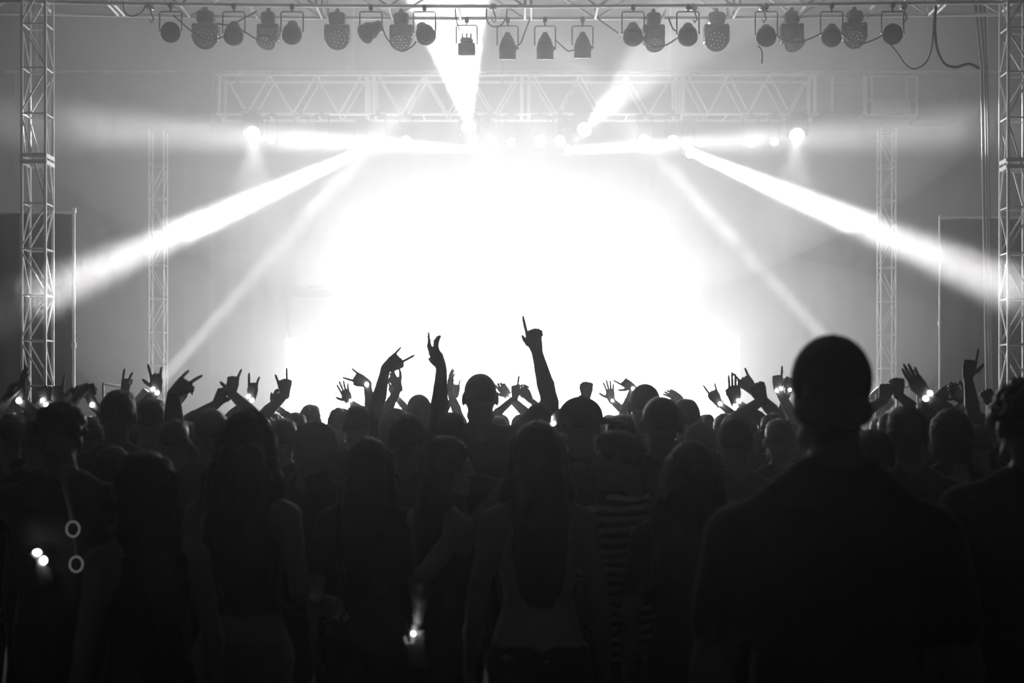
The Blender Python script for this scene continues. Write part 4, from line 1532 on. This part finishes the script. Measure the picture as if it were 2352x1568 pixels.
person(1103, 857, 7.3, 'tall man with cropped hair at centre, right arm bent up with finger pointing', hair='buzz', hcol='black', sg=.045, skin=1,
       arms=[(1, 1233, 806, .24, 'point', -14, 35, 1, None, (1, .4, -1))])
person(1520, 911, 6.0, 'man with dark cropped hair and long neck, centre right', hair='buzz', hcol='black', sg=.05, skin=1)
person(1482, 881, 7.8, 'tall pale-headed man just behind the dark cropped head, centre right', hair='buzz', hcol='grey', sg=.06, skin=0)
person(1335, 909, 6.6, 'man in a dark flat cap with short brim, right of the pointing arm', hair='buzz', cap=(.05, -70), sg=.05, skin=1)
person(1428, 953, 7.1, 'dark round head between the flat-cap man and the pale-headed man', hair='short', sg=.05)
person(1577, 917, 8.4, 'dark head half hidden behind the long-necked man', hair='short', sg=.05)
person(1610, 969, 7.4, 'person in a pale grey cap, right of centre', hair='buzz', cap=(.22, 10), sg=.08)
person(1690, 958, 6.7, 'person in a dark cap and pale shirt with backpack strap, left of the big man', hair='short', cap=(.05, 8), sg=.24, skin=0)
person(1792, 962, 7.6, 'round dark head with bright rim light on its left, touching the big man', hair='short', sg=.05)
person(2008, 988, 5.2, 'short dark-haired person directly right of the big capped man', hair='short', sg=.03)
person(2085, 934, 6.0, 'man with short hair in a grey tee right of the big capped man', hair='short', sg=.07, skin=1, heavy=.03)
person(2186, 937, 6.6, 'person with dark hair rim-lit on the left, second right of the big man', fem=True, hair='bob', hcol='black', sg=.06, yaw=6)
person(2246, 975, 7.2, 'pale low head between the rim-lit person and the curly-haired man', hair='buzz', hcol='grey', sg=.05, skin=0)
person(2303, 921, 7.7, 'dark head just left of the curly-haired man at the right edge', hair='short', sg=.03)
person(2138, 917, 8.2, 'dark head rising between the grey tee man and the rim-lit person', hair='short', sg=.04)
person(650, 962, 7.9, 'small dark head left of the rim-lit fair woman', hair='short', sg=.04)
person(712, 930, 11.3, 'dark head above the rim-lit fair woman', hair='short', sg=.04)
person(776, 936, 10.9, 'spiky-haired head between the fair woman and the bent raised arm', hair='quiff', hcol='brown', sg=.04)
person(845, 1003, 5.75, 'dark-haired woman between the fair woman and the sunglasses person', fem=True, hair='long', hcol='black', sg=.04, yaw=-8)
person(1290, 940, 8.9, 'dark head behind the pointing arm, bright wristband held before the flat-cap man', hair='short', sg=.04,
       arms=[(-1, 1271, 964, -.22, 'fist', -20, 20, None, 2)])

# ------------------------------------------------------------------ raised hands further in
g1 = 'people with raised hands nearer the stage'
def hands_up(px, top, D, label, arms, **k):
    k.setdefault('sg', .04 + .02 * (len(PEOPLE) % 3))
    k.setdefault('skin', len(PEOPLE) % 2)
    k.setdefault('hair', ('short', 'bob', 'short', 'buzz', 'pony')[len(PEOPLE) % 5])
    k.setdefault('fem', k['hair'] in ('bob', 'pony'))
    person(px, top, D, label, arms=arms, group=g1, **k)
hands_up(116, 955, 9.2, 'raised hands, one finger up, lit wristband, behind the facing person',
         [(-1, 108, 922, .15, 'fist', -25, 0, None, 2), (1, 131, 922, .15, 'point', 2, 0, -1)])
hands_up(205, 957, 8.6, 'person holding a phone up in both hands behind the tall man', [(-1, 172, 922, .22, 'grip', 15, 50, -1), (1, 214, 928, .22, 'grip', -28, 40, 1, 1)], hair='short')
hands_up(300, 950, 10.1, 'hand with one long finger up rising behind the tall man', [(-1, 286, 903, .15, 'horns', 4, 35, 1)], hair='short')
hands_up(372, 952, 9.4, 'horns sign with thumb out and lit wristband left of the floor beam', [(-1, 361, 895, .1, 'hornsT', -8, 0, 1, 2)], hair='short')
hands_up(398, 962, 7.4, 'dark bent forearm with two curved fingers right of the horns sign', [(1, 396, 905, .18, 'horns', 42, 25, -1, None, (-1, -.2, -.6))], hair='short', skin=1, shirt='long', sg=.03)
hands_up(436, 950, 9.9, 'hand with lit wristband low right of the bent dark forearm', [(-1, 409, 922, .1, 'relaxed', 28, 30, 1, 2)])
hands_up(502, 950, 8.9, 'hands meeting in a pinched point above the cropped greyish head', [(1, 531, 902, .15, 'shaka', 6, 20, 1), (-1, 497, 928, .15, 'relaxed', 24, 30, None)])
hands_up(596, 952, 9.3, 'spread horns hand with lit wristband above the wavy-haired woman', [(-1, 579, 912, .12, 'horns', 2, 20, 1, 2)])
hands_up(678, 948, 9.8, 'horns hand with two pale fingers left of centre, forearm slanting', [(-1, 656, 905, .12, 'horns', -14, 0, -1)])
hands_up(612, 956, 10.6, 'small curled hand low between two horns hands', [(1, 629, 932, .12, 'relaxed', 14, 20, 1, 1)])
hands_up(876, 946, 10.2, 'horns hand pointing left with lit wristband beside the bent raised arm', [(-1, 843, 880, .1, 'horns', -62, 0, 1, 1, (1, 0, -.6))], hair='short')
hands_up(786, 951, 12.0, 'blurred hand with many fingers up left of the bent raised arm', [(1, 801, 922, .1, 'open', -22, 10, 1, 2)])
hands_up(890, 952, 11.6, 'hand with lit wristband in the gap right of the bent raised arm', [(1, 907, 908, .1, 'horns', -10, 10, 1, 2)])
hands_up(940, 950, 10.7, 'slanting forearm leaning left above the fair rim-lit head', [(-1, 916, 890, .1, 'relaxed', -34, 30, -1)])
hands_up(1052, 950, 13.2, 'small pale far horns hand left of the tall central man', [(-1, 1047, 906, .1, 'horns', 0, 0, 1)])
hands_up(1020, 952, 12.4, 'faint far flat hand just right of the straight raised arm', [(1, 1031, 888, .1, 'flat', 4, 60, 1)])
hands_up(1150, 951, 11.8, 'hand tilted right with lit wristband beside the central man', [(1, 1168, 910, .1, 'relaxed', -38, 10, 1, 2)])
hands_up(1196, 950, 10.9, 'curled hand right of a single finger, right of the central man', [(1, 1216, 916, .1, 'relaxed', -30, 20, 1), (-1, 1183, 912, .1, 'point', 0, 40, None)])
hands_up(1360, 951, 9.5, 'raised fist with wispy edge above the flat-cap man', [(-1, 1346, 912, .1, 'fist', 6, 10, 1)], skin=1)
hands_up(1472, 950, 11.3, 'hand pointing left with lit wristband above the flat-cap man', [(-1, 1454, 890, .1, 'point', -58, 0, 1, 1)])
hands_up(1400, 953, 13.4, 'tiny far spread hand right of the flat-cap man', [(1, 1404, 918, .1, 'open', -8, 0, 1, 1)])
hands_up(1568, 950, 13.0, 'small far hand drooping left, behind the long-necked man', [(-1, 1561, 914, .1, 'relaxed', -62, 0, 1)])
hands_up(1622, 950, 10.0, 'hand with two thin fingers to the left, right of the grey cap', [(1, 1650, 925, .1, 'horns', -26, 15, 1, 1)])
hands_up(1668, 950, 9.0, 'upright flat hand with lit wristband, back of hand showing stripes of light', [(1, 1688, 924, .12, 'flat', -2, 15, 1, 2)], skin=1)
hands_up(1712, 948, 9.4, 'horns hand tilted left with pale fingers left of the big man', [(1, 1729, 897, .1, 'horns', -34, 15, 1)], hair='short')
hands_up(1778, 950, 8.6, 'dark fist on a slanting forearm left of the big man', [(-1, 1752, 918, .12, 'fist', -30, 20, -1)], skin=2, hair='short')
hands_up(1766, 953, 11.2, 'raised finger with bright wristband nearest to the big man', [(1, 1786, 892, .1, 'point', 2, 0, -1, 2)])
hands_up(1830, 952, 11.6, 'fist with lit wristband touching the outline of the big man', [(-1, 1813, 893, .1, 'fist', -8, 10, 1, 1)])
hands_up(2046, 950, 9.1, 'two dark fists raised right of the big man', [(1, 2063, 905, .12, 'fist', 2, 10, None), (-1, 2030, 918, .12, 'fist', 10, 30, None)], skin=2, hair='short')
hands_up(2106, 950, 7.6, 'slanted open hand with bright wristband right of the big man', [(1, 2124, 906, .12, 'flat', -32, 35, 1, 2)], skin=1, hair='short')
hands_up(2142, 956, 9.6, 'low hand stretched right beyond the slanted open hand', [(1, 2152, 916, .1, 'flat', 52, 30, -1)], skin=1)
hands_up(2158, 948, 8.6, 'arm raised with one finger up before the right drape', [(1, 2223, 865, .1, 'point', 12, 10, -1, None, (.6, 0, -1))], skin=1, hair='short')
hands_up(2262, 948, 8.8, 'hands held forward low near the right truss tower', [(-1, 2222, 922, .2, 'relaxed', -55, 20, -1, 1), (1, 2282, 930, .1, 'fist', -30, 20, None)], skin=2, hair='short')

# ------------------------------------------------------------------ phones
def phone(c, R, label, flash=0.0, lit=False):
    o = empty('phone', c, 0, label, 'phone')
    MB().box((0, 0, 0), (.074, .0085, .150), rot=R, bevel=.004).build('case', M_FIX, o)
    MB().box(R @ Vector((0, -.0048, 0)), (.066, .0012, .138), rot=R).build('screen', mat('phone_glass', .03, .1, spec=.8), o)
    MB().lathe([(.006, 0), (.006, .002), (.003, .003)], R @ Vector((-.024, .0042, .058)), R @ Vector((0, 1, 0)), 10).build('camera_lens', M_LENS, o)
    if flash:
        p = R @ Vector((.012, .0046, .058))
        MB().lathe([(.0075, 0), (.0085, .004), (.004, .008)], p, R @ Vector((0, 1, 0)), 10).build('flash', glow('phone_flash', 30.0), o)
        l = bpy.data.lights.new('flash_lamp', 'POINT')
        l.energy = flash
        l.shadow_soft_size = .01
        lo_ = bpy.data.objects.new('flash_lamp', l)
        COL.objects.link(lo_)
        lo_.parent = o
        lo_.location = p + R @ Vector((0, .03, 0))
    return o
phone(at(192, 899, 8.82), Matrix.Rotation(1.32, 3, 'Y'), 'dark phone held up sideways in two hands behind the tall man')
phone(at(958, 1490, 5.32), Matrix.Rotation(2.7, 3, 'Z'), 'phone with its flash on, held low among the legs', flash=.05)

# ------------------------------------------------------------------ people packed between, only the tops of their heads in view
rnd = random.Random(11)
for xx, yy, Hh, lab in FILL:
    px = 1176 + xx / yy * FPX
    top = HORIZON - (Hh - CAM_Z) / yy * FPX
    fem = rnd.random() < .4
    person(px, top, yy, lab, fem=fem, hair=rnd.choice(['bob', 'pony', 'bob'] if fem else ['short', 'buzz', 'short']),
           hcol=rnd.choice(['black', 'brown', 'black']), yaw=rnd.uniform(-20, 20), sg=rnd.choice([.03, .06, .1]), skin=rnd.choice([0, 0, 1]), group='far people with only their heads in view', res=.028)
